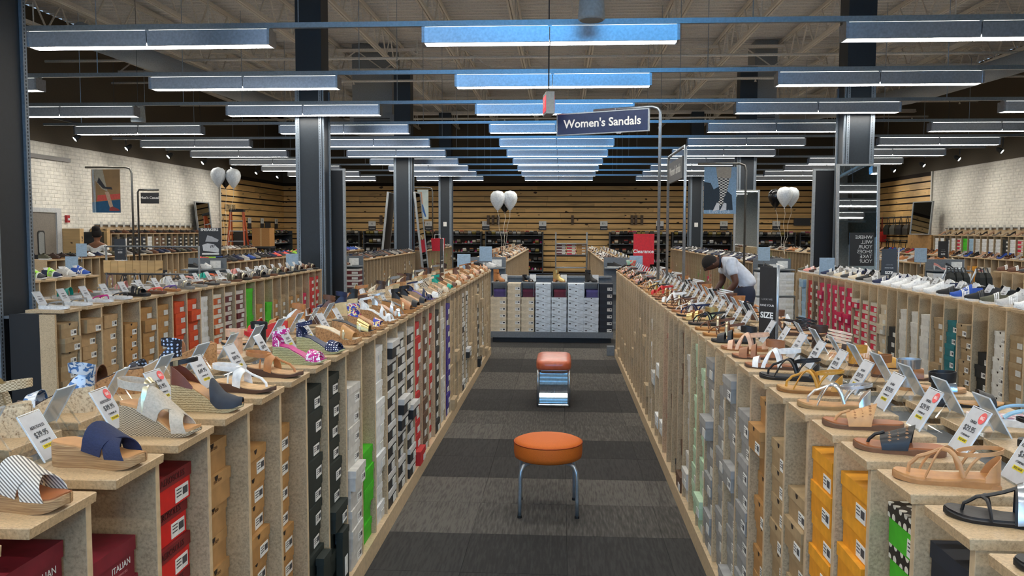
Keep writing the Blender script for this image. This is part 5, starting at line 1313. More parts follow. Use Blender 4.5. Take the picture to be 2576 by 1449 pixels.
mirror_panel('tall mirror on the column behind the leggings poster', (CXR + .0, CY[2] - hw - .06, 0), 0, .58, 2.79)
mirror_panel('grey-framed mirror leaning on the left wall where brick meets timber', (XL + .45, 26.0, 0), PI / 2, 1.0, 2.65, lean=R(-6))
mirror_panel('grey-framed mirror leaning on the right wall where brick meets timber', (XR - .6, 27.2, 1.67), -PI / 2 + .25, .9, 1.05, lean=R(-5))

# ------------------------------------------------------------------ low gondola of boxes at the end of the aisle
YG = 13.08
gx0, gx1 = at(1234, 800, YG).x, at(1543, 800, YG).x
g = thing('box_gondola', 'low grey gondola stacked with boxes across the end of the aisle', 'display stand', ((gx0 + gx1) / 2, YG, 0))
hwg = (gx1 - gx0) / 2
GM = M((112, 118, 124), .45)
B(-hwg, hwg, 0, .62, .08, .17).build('base_deck', GM, g); B(-hwg + .03, hwg - .03, .06, .6, 0, .08).build('toe_kick', BLACK, g)
B(-hwg, hwg, .52, .56, .17, 1.0).build('back_panel', GM, g); B(-hwg, hwg, .46, .62, 1.0, 1.03).build('top_rail', GM, g)
cols = [(1234, 1273.6, 'cream', 5), (1276, 1309.6, 'cream', 7), (1311, 1343.5, 'cream', 5), (1346.6, 1385.4, 'icewh', 7), (1387, 1425, 'icewh', 5), (1428, 1469.1, 'icewh', 7), (1469, 1506, 'icewh', 5), (1508, 1541.6, 'navyb', 7)]
gs = [('bootie', 'tan', 'tan fringed bootie'), ('tall_cuff', 'black', 'black strappy cuffed shoe'), ('bootie', 'gold', 'pale gold high-top shoe'), ('bootie', 'black', 'black ankle bootie')]
gi = 0
for ci, (a, b, kd, n) in enumerate(cols):
    xa, xb = at(a, 800, YG).x, at(b, 800, YG).x; wbx = xb - xa - .004; xc = (xa + xb) / 2
    h = .108
    for i in range(n):
        o = shoe_box(kd, (wbx, .32, h), (xc, YG + .2, .171 + i * (h + .0008)), 0, '%s shoe box, %s up in the %s stack of the low gondola' % (BK[kd][5], ordn(i + 1), ordn(ci + 1)), 'boxes on the low gondola')
        if kd == 'icewh':
            dg = MB().bar((-wbx / 2 + .01, -.1612, h - .04), (wbx / 2 - .01, -.1612, .012), .0012, .004); dg.build('printed_line', M((96, 104, 112), .6), o)
            B(-wbx / 2 + .015, -wbx / 2 + .05, -.1615, -.1603, .015, .03).build('print', INK, o)
    if n == 5:
        zt_ = .171 + 7 * (h + .0008)
        s_ = thing('display_shelf', 'small grey shelf above the %s gondola stack' % ordn(ci + 1), 'shelf', (xc, YG, zt_), 0, 'small shelves on the gondola')
        B(-wbx / 2, wbx / 2, 0, .36, .005, .02).build('shelf_plate', GM, s_); B(-wbx / 2, -wbx / 2 + .01, .02, .36, -.2, .005).build('bracket', GM, s_); B(wbx / 2 - .01, wbx / 2, .02, .36, -.2, .005).build('bracket', GM, s_)
        st, c, wd = gs[gi]; shoe(st, '%s standing on the gondola shelf' % wd, (xc, YG + .16, zt_ + .0205), -PI / 2 + .9, 'shoes on the gondola', 'shoe', upper=lw(c), sole=lw('black' if c == 'black' else 'tan'), insole=TANIN)
        far_c = ((72, 60, 110), (90, 26, 50), (96, 24, 44), (84, 78, 130))[gi]
        o = tag(place(box_me(.2, .25, .12)[0], 'shoe_box', None, (xc + .015, YG + .22, .171 + 5 * (h + .0008)), 0.05, kraftish(far_c)), '%s small shoe box on the %s gondola stack' % (('plum', 'maroon', 'dark red', 'violet')[gi], ordn(ci + 1)), 'box', 'boxes on the low gondola')
        place(box_me(.2, .25, .12)[1], 'lid', o, mat=kraftish(sh(far_c, 1.2)))
        price = B(.02, .12, .30, .305, .02, .13).build('sign_card', WHITE, s_)
        gi += 1

# ------------------------------------------------------------------ end caps of the second block
def endcap(label, xc, y, boxes, shoes_, w_=.66):
    t = thing('end_display', label, 'display stand', (xc, y, 0), 0, 'grey end displays')
    B(-w_ / 2, w_ / 2, .30, .33, 0, 1.28).build('back_panel', GM, t); B(-w_ / 2, w_ / 2, 0, .3, 0, .1).build('base', GM, t)
    for z in (.62, 1.08): B(-w_ / 2, w_ / 2, 0, .3, z, z + .02).build('shelf', GM, t)
    for i in range(5):
        for q in (-1, 1):
            if boxes: far_box(boxes, (w_ / 2 - .03, .26, .1), (xc + q * w_ / 4, y + .15, .1005 + i * .1015), 0)
    for i in range(4):
        for q in (-1, 1):
            if boxes: far_box(boxes, (w_ / 2 - .03, .26, .1), (xc + q * w_ / 4, y + .15, .6405 + i * .1015), 0)
    for j, (kd, c) in enumerate(shoes_): far_shoe(kd, (xc - .15 + .2 * j, y + .14, 1.1005), R(-20), ((225, 225, 220), CO[c], (50, 50, 50)))
    B(.08, .26, .24, .245, 1.11, 1.24).build('sign_card', WHITE, t)
endcap('end display with maroon and white boxes beyond the near left column', -3.72 - HW, 15.23, 'maroon', [('sneaker', 'white'), ('sandal', 'brown')])
endcap('end display with white boxes behind the bending man', 3.4 + HW, 14.83, 'white', [('sneaker', 'black'), ('sneaker', 'white')])
endcap('end display of athletic shoes below the sneakers poster', XL3, 13.62, None, [('sneaker', 'black'), ('sneaker', 'white')])
endcap('end display with pumps in front of the high heels', 6.4 + HW, 14.83, 'white', [('pump', 'pink'), ('pump', 'black')])
endcap('narrow end display left of the low gondola', XL1, 14.83, None, [('sneaker', 'black'), ('sneaker', 'white')])
endcap('narrow end display right of the low gondola', XR1, 15.03, None, [('sneaker', 'black')])

# ------------------------------------------------------------------ stool, bench
SY = 5.22
st = at(1379, 1096, SY)
t = thing('round_stool', 'round orange stool with four bent steel legs', 'stool', (st.x, SY, 0), R(2))
ORG = M((212, 104, 22), .7, scale=300, bump=.08)
MB().lathe([(.0, .335), (.195, .335), (.212, .345), (.217, .37), (.217, .425), (.214, .44), (.19, .452), (.1, .459), (.0, .461)], 48).build('cushion', ORG, t, smooth=True)
MB().tube([(.2155 * math.cos(a), .2155 * math.sin(a), .437) for a in [2 * PI * i / 48 for i in range(48)]], .004, 6, closed=True).build('piping', M((176, 70, 14), .7), t, smooth=True)
for q in range(4):
    a = PI / 4 + q * PI / 2; c_, s_ = math.cos(a), math.sin(a)
    MB().tube([(c_ * r_, s_ * r_, z) for r_, z in ((.12, .325), (.19, .325), (.222, .315), (.240, .29), (.246, .25), (.25, .1), (.25, .012))], .012, 10).build('leg', STEEL, t, smooth=True)
    MB().lathe([(.015, 0), (.015, .014), (.012, .016)], 10, (c_ * .25, s_ * .25, 0)).build('foot_cap', BLACK, t)
bx = at(1392, 1020, 8.25)
t = thing('fitting_bench', 'orange leather fitting bench with foot mirror in steel frame', 'bench', (bx.x, 8.23, 0))
LEA = M((196, 96, 62), .28, scale=18, bump=.25)
sw, sd_ = .178, .36
cu = []
for z, k in ((.405, .93), (.412, .985), (.43, 1.0), (.47, 1.0), (.49, .97), (.5, .88), (.503, .5)):
    cu.append([(math.copysign(abs(math.cos(a)) ** .35, math.cos(a)) * sw * k, .36 + math.copysign(abs(math.sin(a)) ** .35, math.sin(a)) * sd_ * k, z - .03) for a in [2 * PI * (i + .5) / 32 for i in range(32)]])
MB().loft(cu, caps=True).build('cushion', LEA, t, smooth=True)
for x in (-.155, .155):
    MB().tube([(x, .02, .012), (x, .02, .34), (x, .05, .372), (x, .67, .372), (x, .7, .34), (x, .7, .012)], .013, 8).build('leg_frame', CHROME, t, smooth=True)
for y in (.02, .7): MB().tube([(-.155, y, .03), (.155, y, .03)], .012, 8).build('crossbar', CHROME, t)
gl = B(-.14, .14, -.004, .004, 0, .31).build('foot_mirror', MIRROR, t, (0, .03, .045), (R(-18), 0, 0))
t = thing('fitting_bench', 'small orange bench seat between the far right shelves', 'bench', (at(1984, 740, 16.6).x, 16.6, 0))
B(-.08, .1, 0, .5, .36, .46).build('cushion', ORG, t); 
for x in (-.06, .08): MB().tube([(x, .04, 0), (x, .04, .36)], .012, 6).build('leg', CHROME, t); MB().tube([(x, .46, 0), (x, .46, .36)], .012, 6).build('leg', CHROME, t)
t = thing('round_stool', 'salmon round stool in the far aisle behind the gondola', 'stool', (at(1393, 692, 17.6).x, 17.6, 0))
MB().lathe([(0, .36), (.2, .36), (.217, .38), (.217, .43), (.2, .455), (0, .46)], 24).build('cushion', M((206, 120, 90), .5), t, smooth=True)
for q in range(4): MB().tube([(.2 * math.cos(q * PI / 2 + .7), .2 * math.sin(q * PI / 2 + .7), z) for z in (.36, 0)], .012, 6).build('leg', STEEL, t)
o = tag(B(-.05, .05, -.06, .06, 0, .13).build('plinth_block', GM, None, (XR1 - HW - .055, 11.85, 0)), 'small grey block at the foot of the right shelf', 'block')

# ------------------------------------------------------------------ signs
NAVY = M((24, 44, 84), .45)
a_, b_ = at(1404, 313, 9.35), at(1631, 303, 8.92)
t = thing('aisle_sign', "navy Women's Sandals sign hung from a bent steel pole", 'sign', (XR1 - .0, at(1658, 600, 8.92).y, 0))
base = Vector((XR1, 8.92, 0)); px_ = at(1658, 500, 8.92).x
sign_top = at(1640, 268, 8.95).z
ax = Vector((a_.x, a_.y, 0)) - Vector((b_.x, b_.y, 0)); ln = ax.length; ax.normalize()
ang = math.atan2(-ax.y, -ax.x)
zc = (a_.z + b_.z) / 2
Pp = Vector((px_, 8.92, 0)); pole = [Vector((0, 0, 1.17)), Vector((0, 0, sign_top - .12)), Vector((0, 0, sign_top - .06))]
dirv = ax
pole += [dirv * .03 + Vector((0, 0, sign_top - .02)), dirv * .09 + Vector((0, 0, sign_top)), dirv * .75 + Vector((0, 0, sign_top - .0))]
t.location = (px_, 8.92, 0)
MB().tube(pole, .016, 10).build('pole', STEEL, t, smooth=True)
MB().lathe([(.05, 1.168), (.05, 1.178), (.02, 1.19)], 14).build('pole_foot', STEEL, t)
mid = (Vector((a_.x, a_.y, 0)) + Vector((b_.x, b_.y, 0))) / 2 - Pp
pn = B(-ln / 2, ln / 2, -.012, .012, -.108, .108).build('panel', NAVY, t, (mid.x, mid.y, zc), ang)
for q in ((-ln / 2 - .012, -ln / 2, -.12, .12), (ln / 2, ln / 2 + .012, -.12, .12), (-ln / 2, ln / 2, -.12, -.108), (-ln / 2, ln / 2, .108, .12)): B(q[0], q[1], -.016, .016, q[2], q[3]).build('frame', STEEL, pn)
letters("Women's Sandals", .125, WHITE, pn, (0, -.0135, -.002), bold=.02); letters("Women's Sandals", .125, WHITE, pn, (0, .0135, -.002), PI, bold=.02)
for e in (-.2, .15): MB().tube([(e, 0, .12), (e, 0, sign_top - zc)], .005, 6).build('hanger', STEEL, pn)
# loop frame sign along the run
t = thing('aisle_sign', 'small dark sign framed between two tall steel poles', 'sign', (XR1, 8.35, 0))
ya, yb = 7.62 - 8.35, 8.82 - 8.35
zt2 = 2.53
MB().tube([(0, ya, 1.17), (0, ya, zt2 - .04), (0, ya + .04, zt2), (0, yb - .04, zt2), (0, yb, zt2 - .04), (0, yb, 1.17)], .014, 8).build('pole_frame', STEEL, t, smooth=True)
pn = B(-(yb - ya) / 2 + .1, (yb - ya) / 2 - .1, -.012, .012, -.1, .1).build('panel', M((60, 62, 66), .5), t, (0, (ya + yb) / 2, zt2 - .18), -PI / 2)
letters("Women's Sandals", .11, M((196, 196, 192), .5), pn, (0, -.0135, 0), bold=.015); letters("Women's Sandals", .11, M((196, 196, 192), .5), pn, (0, .0135, 0), PI, bold=.015)

def size_sign(loc, rz, label, h=.36, w_=.105):
    t = thing('size_sign_post', label, 'sign', loc, rz, 'black SIZE sign posts')
    MB().tube([(w_ / 2 + .012, 0, 0), (w_ / 2 + .012, 0, h + .012)], .008, 8).build('post', STEEL, t, smooth=True); B(-w_ / 2, w_ / 2 + .03, -.03, .03, 0, .006).build('foot', CHROME, t)
    B(-w_ / 2, w_ / 2, -.004, .004, .012, h).build('panel', M((40, 40, 42), .45), t)
    for yy, rr in ((-.005, 0), (.005, PI)):
        letters('LOOK! WE', .014, M((150, 150, 150), .6), t, (0, yy, h * .58), rr); letters('HAVE YOUR', .016, WHITE, t, (0, yy, h * .50), rr); letters('SIZE', .044, WHITE, t, (0, yy, h * .37), rr, bold=.03)
ps = at(1928, 840, 4.2)
yz = SIZE_Y
size_sign((XR1, yz, 1.168), R(-50), 'black SIZE sign post in the right sandal shelf', at(1930, 672, yz).z - 1.168, .10)
size_sign((at(2236, 690, 9.5).x, 9.5, TOP - .05), R(-20), 'black SIZE sign post seen right of the big mirror', .42, .16)
size_sign((at(302, 628, 16.0).x, 16.0, TOP - .05), R(20), 'black SIZE sign post in front of the brick-wall shelf', .42, .2)
size_sign((at(2372, 640, 17.5).x, 17.5, TOP - .05), 0, 'black SIZE sign post in front of the pink boxes', .42, .2)
size_sign((at(1111, 690, 9.6).x, 9.6, 1.168), R(80), 'thin SIZE sign post near the far end of the left shelf', .5, .09)

# hanging posters -------------------------------------------------
def poster_frame(label, px0, px1, py0, py1, Y, polepx, bartop, base_z, right=True):
    a, b = at(px0, py0, Y), at(px1, py1, Y); xp = at(polepx, py0, Y).x; zb = at(px0, bartop, Y).z
    t = thing('hanging_poster', label, 'poster', (xp, Y, 0), 0, 'hanging shoe posters')
    s = -1
    xe = a.x - xp - .12
    MB().tube([(0, 0, base_z), (0, 0, zb - .12), (s * .03, 0, zb - .03), (s * .12, 0, zb), (xe, 0, zb)], .02, 8).build('pole', M((120, 118, 112), .35, .8), t, smooth=True)
    w_, h = b.x - a.x, a.z - b.z
    p = B(-w_ / 2, w_ / 2, -.006, .006, -h / 2, h / 2)
    return t, (Vector(((a.x + b.x) / 2 - xp, 0, (a.z + b.z) / 2))), w_, h
def sheet(mb, poly, o): return mb.prism([(x, z) for x, z in poly], -o - .0015, -o)
t, c, w_, h = poster_frame('hanging poster of legs in diamond-patterned leggings', 1772, 1851, 420, 538, 15.4, 1877, 412, 0)
p = B(-w_ / 2, w_ / 2, -.006, .006, -h / 2, h / 2).build('print_sheet', M((132, 166, 196), .5), t, c)
sheet(MB(), [(-w_ * .5, -h * .42), (w_ * .4, -h * .42), (w_ * .36, -h * .1), (w_ * .2, 0), (0, h * .1), (-w_ * .2, h * .02), (-w_ * .3, h * .16), (-w_ * .5, h * .18)], .006).build('printed_trees', M((30, 48, 62), .6), p)
LEG = M((225, 222, 214), .6, kind='woven', col2=(30, 30, 36), scale=26)
sheet(MB(), [(-w_ * .1, h * .28), (w_ * .16, h * .28), (w_ * .12, 0), (w_ * .1, -h * .3), (-w_ * .0, -h * .3), (-w_ * .02, 0)], .0075).build('printed_leg', LEG, p)
sheet(MB(), [(w_ * .08, h * .28), (w_ * .3, h * .3), (w_ * .22, 0), (w_ * .02, -h * .34), (-w_ * .08, -h * .3), (w_ * .1, 0)], .009).build('printed_leg', LEG, p)
sheet(MB(), [(-w_ * .14, h * .5), (w_ * .34, h * .5), (w_ * .32, h * .26), (-w_ * .1, h * .28)], .0105).build('printed_top', M((170, 160, 146), .6), p)
for x in (-.12, .1): sheet(MB(), [(w_ * (x - .1), -h * .44), (w_ * (x + .1), -h * .42), (w_ * (x + .1), -h * .28), (w_ * (x + .02), -h * .26)], .0115).build('printed_shoe', M((214, 216, 220), .6), p)
letters('Low Look', w_ * .16, M((200, 214, 226), .5), p, (0, -.0105, -h * .455))
t, c, w_, h = poster_frame('hanging poster of bare ankles in canvas shoes', 230, 304, 426, 535, 15.5, 331, 421, 0)
p = B(-w_ / 2, w_ / 2, -.006, .006, -h / 2, h / 2).build('print_sheet', M((150, 118, 78), .5, scale=6), t, c)
sheet(MB(), [(-w_ * .5, -h * .5), (w_ * .5, -h * .5), (w_ * .5, -h * .2), (-w_ * .5, -h * .26)], .006).build('printed_ground', M((24, 84, 120), .5, scale=12), p)
sheet(MB(), [(-w_ * .34, -h * .24), (w_ * .5, -h * .18), (w_ * .5, -h * .06), (-w_ * .3, -h * .1)], .007).build('printed_kerb', M((206, 84, 72), .5), p)
sheet(MB(), [(-w_ * .42, h * .5), (-w_ * .1, h * .5), (w_ * .02, h * .1), (w_ * .06, -h * .02), (-w_ * .16, h * .06), (-w_ * .38, h * .26)], .008).build('printed_leg', M((166, 158, 140), .6), p)
sheet(MB(), [(-w_ * .3, h * .2), (-w_ * .1, h * .06), (w_ * .24, h * .03), (w_ * .2, h * .09), (-w_ * .02, h * .1), (-w_ * .24, h * .32)], .0095).build('printed_shoe', M((50, 48, 54), .6), p)
sheet(MB(), [(-w_ * .04, -h * .02), (w_ * .1, -h * .02), (w_ * .26, -h * .4), (w_ * .12, -h * .38)], .008).build('printed_leg', M((196, 164, 138), .6), p)
sheet(MB(), [(w_ * .1, -h * .46), (w_ * .48, -h * .46), (w_ * .44, -h * .42), (w_ * .24, -h * .36), (w_ * .12, -h * .38)], .0095).build('printed_shoe', M((150, 60, 56), .6), p)
for i in range(3): B(-w_ * (.47 - .04 * i), -w_ * (.455 - .04 * i), -.009, -.006, -h * .5, h * .5).build('printed_stripe', M((190, 214, 226), .5), p)
t, c, w_, h = poster_frame('far hanging poster of a runner in blue leggings', 1050, 1078, 477, 552, 24.5, 1088, 472, 1.168)
p = B(-w_ / 2, w_ / 2, -.006, .006, -h / 2, h / 2).build('print_sheet', M((176, 190, 188), .5, scale=4), t, c)
sheet(MB(), [(-w_ * .3, 0), (0, 0), (w_ * .3, -h * .4), (w_ * .2, -h * .42), (-w_ * .1, -h * .15)], .008).build('printed_leg', M((30, 84, 150), .6), p)
sheet(MB(), [(-w_ * .4, h * .4), (-w_ * .1, h * .42), (0, h * .02), (-w_ * .3, 0)], .008).build('printed_body', M((186, 140, 112), .6), p)
a, b = at(352, 481, 17.0), at(400, 512, 17.0); xp = at(347, 500, 17.0).x
t = thing('aisle_sign', "dark Men's Casual sign hung from a bent pole", 'sign', (xp, 17.0, 0))
MB().tube([(0, 0, 0), (0, 0, a.z - .02), (.03, 0, a.z + .03), (b.x - xp, 0, a.z + .03)], .02, 8).build('pole', M((110, 110, 108), .35, .8), t, smooth=True)
pn = B(a.x - xp + .02, b.x - xp, -.012, .012, b.z, a.z - .03).build('panel', M((48, 50, 54), .5), t)
letters("Men's Casual", .075, WHITE, pn, ((a.x + b.x) / 2 - xp + .01, -.0135, (a.z + b.z) / 2 - .01), bold=.02)
# sneakers poster board
a, b = at(500, 573, 13.3), at(555, 645, 13.3); w_, h = b.x - a.x, a.z - b.z
t = thing('poster_board', 'black-and-white SNEAKERS poster on the athletic end display', 'poster', ((a.x + b.x) / 2, 13.3, b.z), R(4))
B(-w_ / 2, w_ / 2, 0, .03, 0, h).build('board', M((46, 48, 52), .5), t)
letters('SNEAKERS', .062, WHITE, t, (0, -.002, h * .93), bold=.03)
sheet(MB(), [(-w_ * .36, h * .06), (w_ * .42, h * .06), (w_ * .42, h * .12), (-w_ * .36, h * .12)], .001).build('printed_sole', WHITE, t)
sheet(MB(), [(-w_ * .3, h * .2), (w_ * .4, h * .13), (w_ * .42, h * .26), (w_ * .2, h * .42), (-w_ * .1, h * .46), (-w_ * .34, h * .4)], .001).build('printed_sneaker', M((206, 208, 210), .5), t)
sheet(MB(), [(-w_ * .2, h * .52), (w_ * .36, h * .5), (w_ * .42, h * .58), (w_ * .1, h * .7), (-w_ * .1, h * .74)], .001).build('printed_sneaker', M((170, 172, 176), .5), t)
for i in range(3): sheet(MB(), [(w_ * (.02 + .07 * i), h * .3), (w_ * (.05 + .07 * i), h * .3), (w_ * (.09 + .07 * i), h * .4), (w_ * (.06 + .07 * i), h * .4)], .0028).build('printed_stripe', BLACK, t)
# clearance sign
a, b = at(1594, 588, 12.6), at(1645, 665, 12.6); w_, h = b.x - a.x, a.z - b.z
t = thing('clearance_sign', 'tall red Clearance sign with white lettering', 'sign', ((a.x + b.x) / 2, 12.6, 0))
RED = M((206, 20, 30), .5)
B(-w_ / 2, w_ / 2, -.008, .008, b.z, a.z).build('panel', RED, t); B(-w_ * .1, w_ * .3, -.008, .008, 0, b.z).build('leg_panel', RED, t); B(-w_ * .3, w_ * .45, -.15, .15, 0, .02).build('foot', DGREY, t)
letters('Clearance', w_ * .245, WHITE, t, (-w_ * .02, -.0095, b.z + h * .42), bold=.025)
# wall things
t = thing('fire_alarm', 'red fire alarm strobe on the white brick wall', 'alarm', (XL + .02, 18.95, 1.92), PI / 2)
B(-.06, .06, -.05, 0, 0, .17).build('case', M((170, 28, 36), .4), t); B(-.03, .03, -.065, -.05, .05, .1).build('strobe', WHITE, t)
o = tag(B(-.06, 0, 0, 4.2, 0, .09).build('curtain_rail', M((84, 78, 72), .5), None, (XL + .08, 14.9, at(208, 413, 20.2).z - .05)), 'dark horizontal rail on the white brick wall', 'rail')
# ================================================================== PEOPLE
def skinned(name, verts, edges, radii, mat, parent, root=0, levels=2):
    me = bpy.data.meshes.new(name); me.from_pydata(verts, edges, []); me.materials.append(mat)
    o = place(me, name, parent); m = o.modifiers.new('skin', 'SKIN'); m.use_smooth_shade = True
    for i, r_ in enumerate(radii):
        d = me.skin_vertices[0].data[i]; d.radius = r_ if isinstance(r_, tuple) else (r_, r_); d.use_root = (i == root)
    s = o.modifiers.new('sub', 'SUBSURF'); s.levels = levels; s.render_levels = levels
    return o
def chain(V, E, Rr, pts, start=None):
    prev = start
    for p, r_ in pts:
        V.append(p); Rr.append(r_)
        if prev is not None: E.append((prev, len(V) - 1))
        prev = len(V) - 1
    return prev
def fingers(V, E, Rr, wrist, d, up, side):
    """palm and five fingers grown from the wrist vertex"""
    w_ = Vector(V[wrist]); d = Vector(d).normalized(); up = Vector(up).normalized(); lat = d.cross(up).normalized() * side
    pal = chain(V, E, Rr, [(tuple(w_ + d * .05), (.034, .016))], wrist)
    for k, (o_, l) in enumerate(((-.030, .060), (-.010, .072), (.010, .068), (.029, .052))):
        b_ = w_ + d * .085 + lat * o_
        chain(V, E, Rr, [(tuple(b_), .010), (tuple(b_ + d * l * .5 - up * .008), .009), (tuple(b_ + d * l * .85 - up * .026), .008)], pal)
    b_ = w_ + d * .035 - lat * .035
    chain(V, E, Rr, [(tuple(b_), .012), (tuple(b_ + d * .035 - lat * .015 - up * .01), .010), (tuple(b_ + d * .058 - lat * .014 - up * .02), .009)], pal)
SKIN = M((92, 58, 42), .5)
SHIRT = M((206, 214, 226), .8, scale=20)
DENIM = M((34, 42, 62), .8, scale=200)
HAIR = M((28, 22, 20), .9, scale=300, bump=.4)
# -- man bending over the rear of the right sandal shelf; local x = right in the picture, local -y towards the camera
hipw = at(1872, 735, 11.2)
man = thing('person', 'person in a pale polo shirt and dark jeans bending over the sandals', 'person', (hipw.x, 11.2, 0))
man.scale = (1.08, 1.08, 1.08)
hip = Vector((0, 0, .98)); chest = Vector((-.17, -.02, 1.20)); sho = Vector((-.25, -.02, 1.28)); neck = Vector((-.325, -.02, 1.27)); headc = Vector((-.40, -.03, 1.235))
V, E, Rr = [], [], []
root = chain(V, E, Rr, [(tuple(hip + Vector((.03, 0, -.04))), (.10, .09))])
sp = chain(V, E, Rr, [((-.05, 0, 1.09), (.10, .09)), (tuple(chest), (.125, .10)), (tuple(sho), (.10, .08)), (tuple(neck), (.055, .055))], root)
chain(V, E, Rr, [(tuple(headc + Vector((.03, 0, .01))), (.082, .078)), (tuple(headc + Vector((-.05, 0, .0))), (.092, .085)), (tuple(headc + Vector((-.10, 0, -.04))), (.07, .065))], sp)
for e in (-1, 1):
    shv = chain(V, E, Rr, [(tuple(sho + Vector((.03, e * .17, -.01))), .055)], 3)
    el = sho + Vector((.10, e * .22, -.26)); wr = el + Vector((-.12, -e * .04, -.16))
    if e == 1: el = sho + Vector((.02, e * .2, -.27)); wr = el + Vector((-.14, -.05, -.2))
    wi = chain(V, E, Rr, [(tuple((sho + Vector((.03, e * .17, -.01)) + el) / 2), .05), (tuple(el), .042), (tuple((el + wr) / 2), .038), (tuple(wr), .027)], shv)
    fingers(V, E, Rr, wi, wr - el, (-.3, 0, .9), e)
    th = chain(V, E, Rr, [((.0, e * .1, .90), .09), ((-.03, e * .11, .52), .06), ((.04, e * .12, .1), .042)], root)
    chain(V, E, Rr, [((-.10, e * .13, .04), .04), ((-.17, e * .13, .035), .03)], th)
skinned('body', V, E, Rr, SKIN, man)
V, E, Rr = [], [], []
r0 = chain(V, E, Rr, [((.03, 0, .93), (.178, .152)), ((.01, 0, 1.02), (.172, .145)), ((-.07, 0, 1.10), (.165, .132)), (tuple(chest), (.178, .138)), (tuple(sho), (.13, .105)), (tuple(neck + Vector((.03, 0, 0))), (.07, .07))])
for e in (-1, 1):
    el = sho + Vector((.10 if e < 0 else .02, e * .21, -.26))
    a0 = sho + Vector((.03, e * .17, -.01)); chain(V, E, Rr, [(tuple(a0), .075), (tuple(a0 + (el - a0) * .5), .068), (tuple(a0 + (el - a0) * .68), .066)], 4)
skinned('polo_shirt', V, E, Rr, SHIRT, man)
V, E, Rr = [], [], []
r0 = chain(V, E, Rr, [((.01, 0, .90), (.178, .152))])
chain(V, E, Rr, [((.0, 0, 1.02), (.162, .132))], r0)
for e in (-1, 1): chain(V, E, Rr, [((.0, e * .1, .80), .115), ((-.03, e * .11, .52), .08), ((.04, e * .12, .1), .062)], r0)
skinned('jeans', V, E, Rr, DENIM, man)
hd = MB(); n_ = 14
rings = []
for i in range(9):
    ph = i / 8 * PI * .55; rings.append([(-.105 * math.cos(ph), .093 * math.sin(ph) * math.cos(2 * PI * j / n_), .1 * math.sin(ph) * math.sin(2 * PI * j / n_)) for j in range(n_)])
MB().loft([[(x, y, z) for x, y, z in r_] for r_ in rings]).build('hair', HAIR, man, tuple(headc + Vector((-.025, 0, .012))), (0, R(55), 0), smooth=True)
for e in (-1, 1):
    MB().lathe([(.004, -.02), (.014, -.012), (.016, .004), (.006, .018)], 8).build('ear', SKIN, man, tuple(headc + Vector((-.0, e * .086, -.005))), (R(20), 0, 0), smooth=True)
    MB().lathe([(.002, -.009), (.008, 0), (.002, .009)], 8).build('eye', BLACK, man, tuple(headc + Vector((-.105, e * .028, -.035))), smooth=True)
MB().lathe([(.006, -.03), (.018, -.02), (.01, .02)], 8).build('nose', SKIN, man, tuple(headc + Vector((-.088, 0, -.062))), (0, R(-40), 0), smooth=True)
B(-.004, .004, -.028, .028, -.005, .005).build('mouth', M((70, 36, 32), .6), man, tuple(headc + Vector((-.06, 0, -.075))))
MB().tube([(neck + Vector((.01, .075 * math.cos(a), .075 * math.sin(a)))) for a in [2 * PI * i / 16 for i in range(16)]], .012, 6, closed=True).build('collar', M((40, 46, 60), .8), man, smooth=True)
for e in (-1, 1):
    MB().loft([[(.07, e * .12 - .045, 0), (.07, e * .12 + .045, 0), (-.21, e * .13 + .04, 0), (-.21, e * .13 - .04, 0)], [(.07, e * .12 - .045, .06), (.07, e * .12 + .045, .06), (-.2, e * .13 + .038, .035), (-.2, e * .13 - .038, .035)]], caps=True).build('trainer', WHITE, man)
# -- woman with her back to us near the brick wall
wp = at(245, 640, 18.1)
wm = thing('person', 'person with a dark hair bun and white top, seen from behind', 'person', (wp.x, 18.1, 0))
wm.scale = (1.07, 1.07, 1.07)
SK2 = M((128, 84, 58), .5)
V, E, Rr = [], [], []
root = chain(V, E, Rr, [((0, 0, .92), (.15, .12))])
sp = chain(V, E, Rr, [((0, 0, 1.1), (.125, .1)), ((0, 0, 1.24), (.15, .1)), ((0, 0, 1.32), (.12, .08)), ((0, 0, 1.39), (.048, .048))], root)
chain(V, E, Rr, [((.0, .01, 1.46), (.07, .075)), ((0, .02, 1.52), (.078, .085)), ((0, .0, 1.58), (.06, .07))], sp)
for e in (-1, 1):
    a = chain(V, E, Rr, [((e * .16, 0, 1.31), .05), ((e * .22, 0, 1.18), .042), ((e * .24, .02, 1.04), .036), ((e * .2, .14, .93), .03), ((e * .17, .22, .93), .024)], 3)
    fingers(V, E, Rr, a, (-e * .1, 1, 0), (0, 0, 1), e)
    th = chain(V, E, Rr, [((e * .09, 0, .82), .085), ((e * .1, -.01, .48), .058), ((e * .1, 0, .09), .04)], root); chain(V, E, Rr, [((e * .1, .1, .035), .035), ((e * .1, .16, .03), .028)], th)
skinned('body', V, E, Rr, SK2, wm)
V, E, Rr = [], [], []
chain(V, E, Rr, [((0, 0, .9), (.16, .13)), ((0, 0, 1.1), (.14, .115)), ((0, 0, 1.24), (.165, .115)), ((0, 0, 1.32), (.13, .092))])
for e in (-1, 1): chain(V, E, Rr, [((e * .165, 0, 1.31), .066), ((e * .215, 0, 1.19), .058)], 3)
skinned('white_top', V, E, Rr, WHITE, wm)
V, E, Rr = [], [], []
r0 = chain(V, E, Rr, [((0, 0, .88), (.16, .135))])
for e in (-1, 1): chain(V, E, Rr, [((e * .09, 0, .8), .1), ((e * .1, -.01, .48), .07), ((e * .1, 0, .1), .055)], r0)
skinned('trousers', V, E, Rr, M((40, 42, 50), .8), wm)
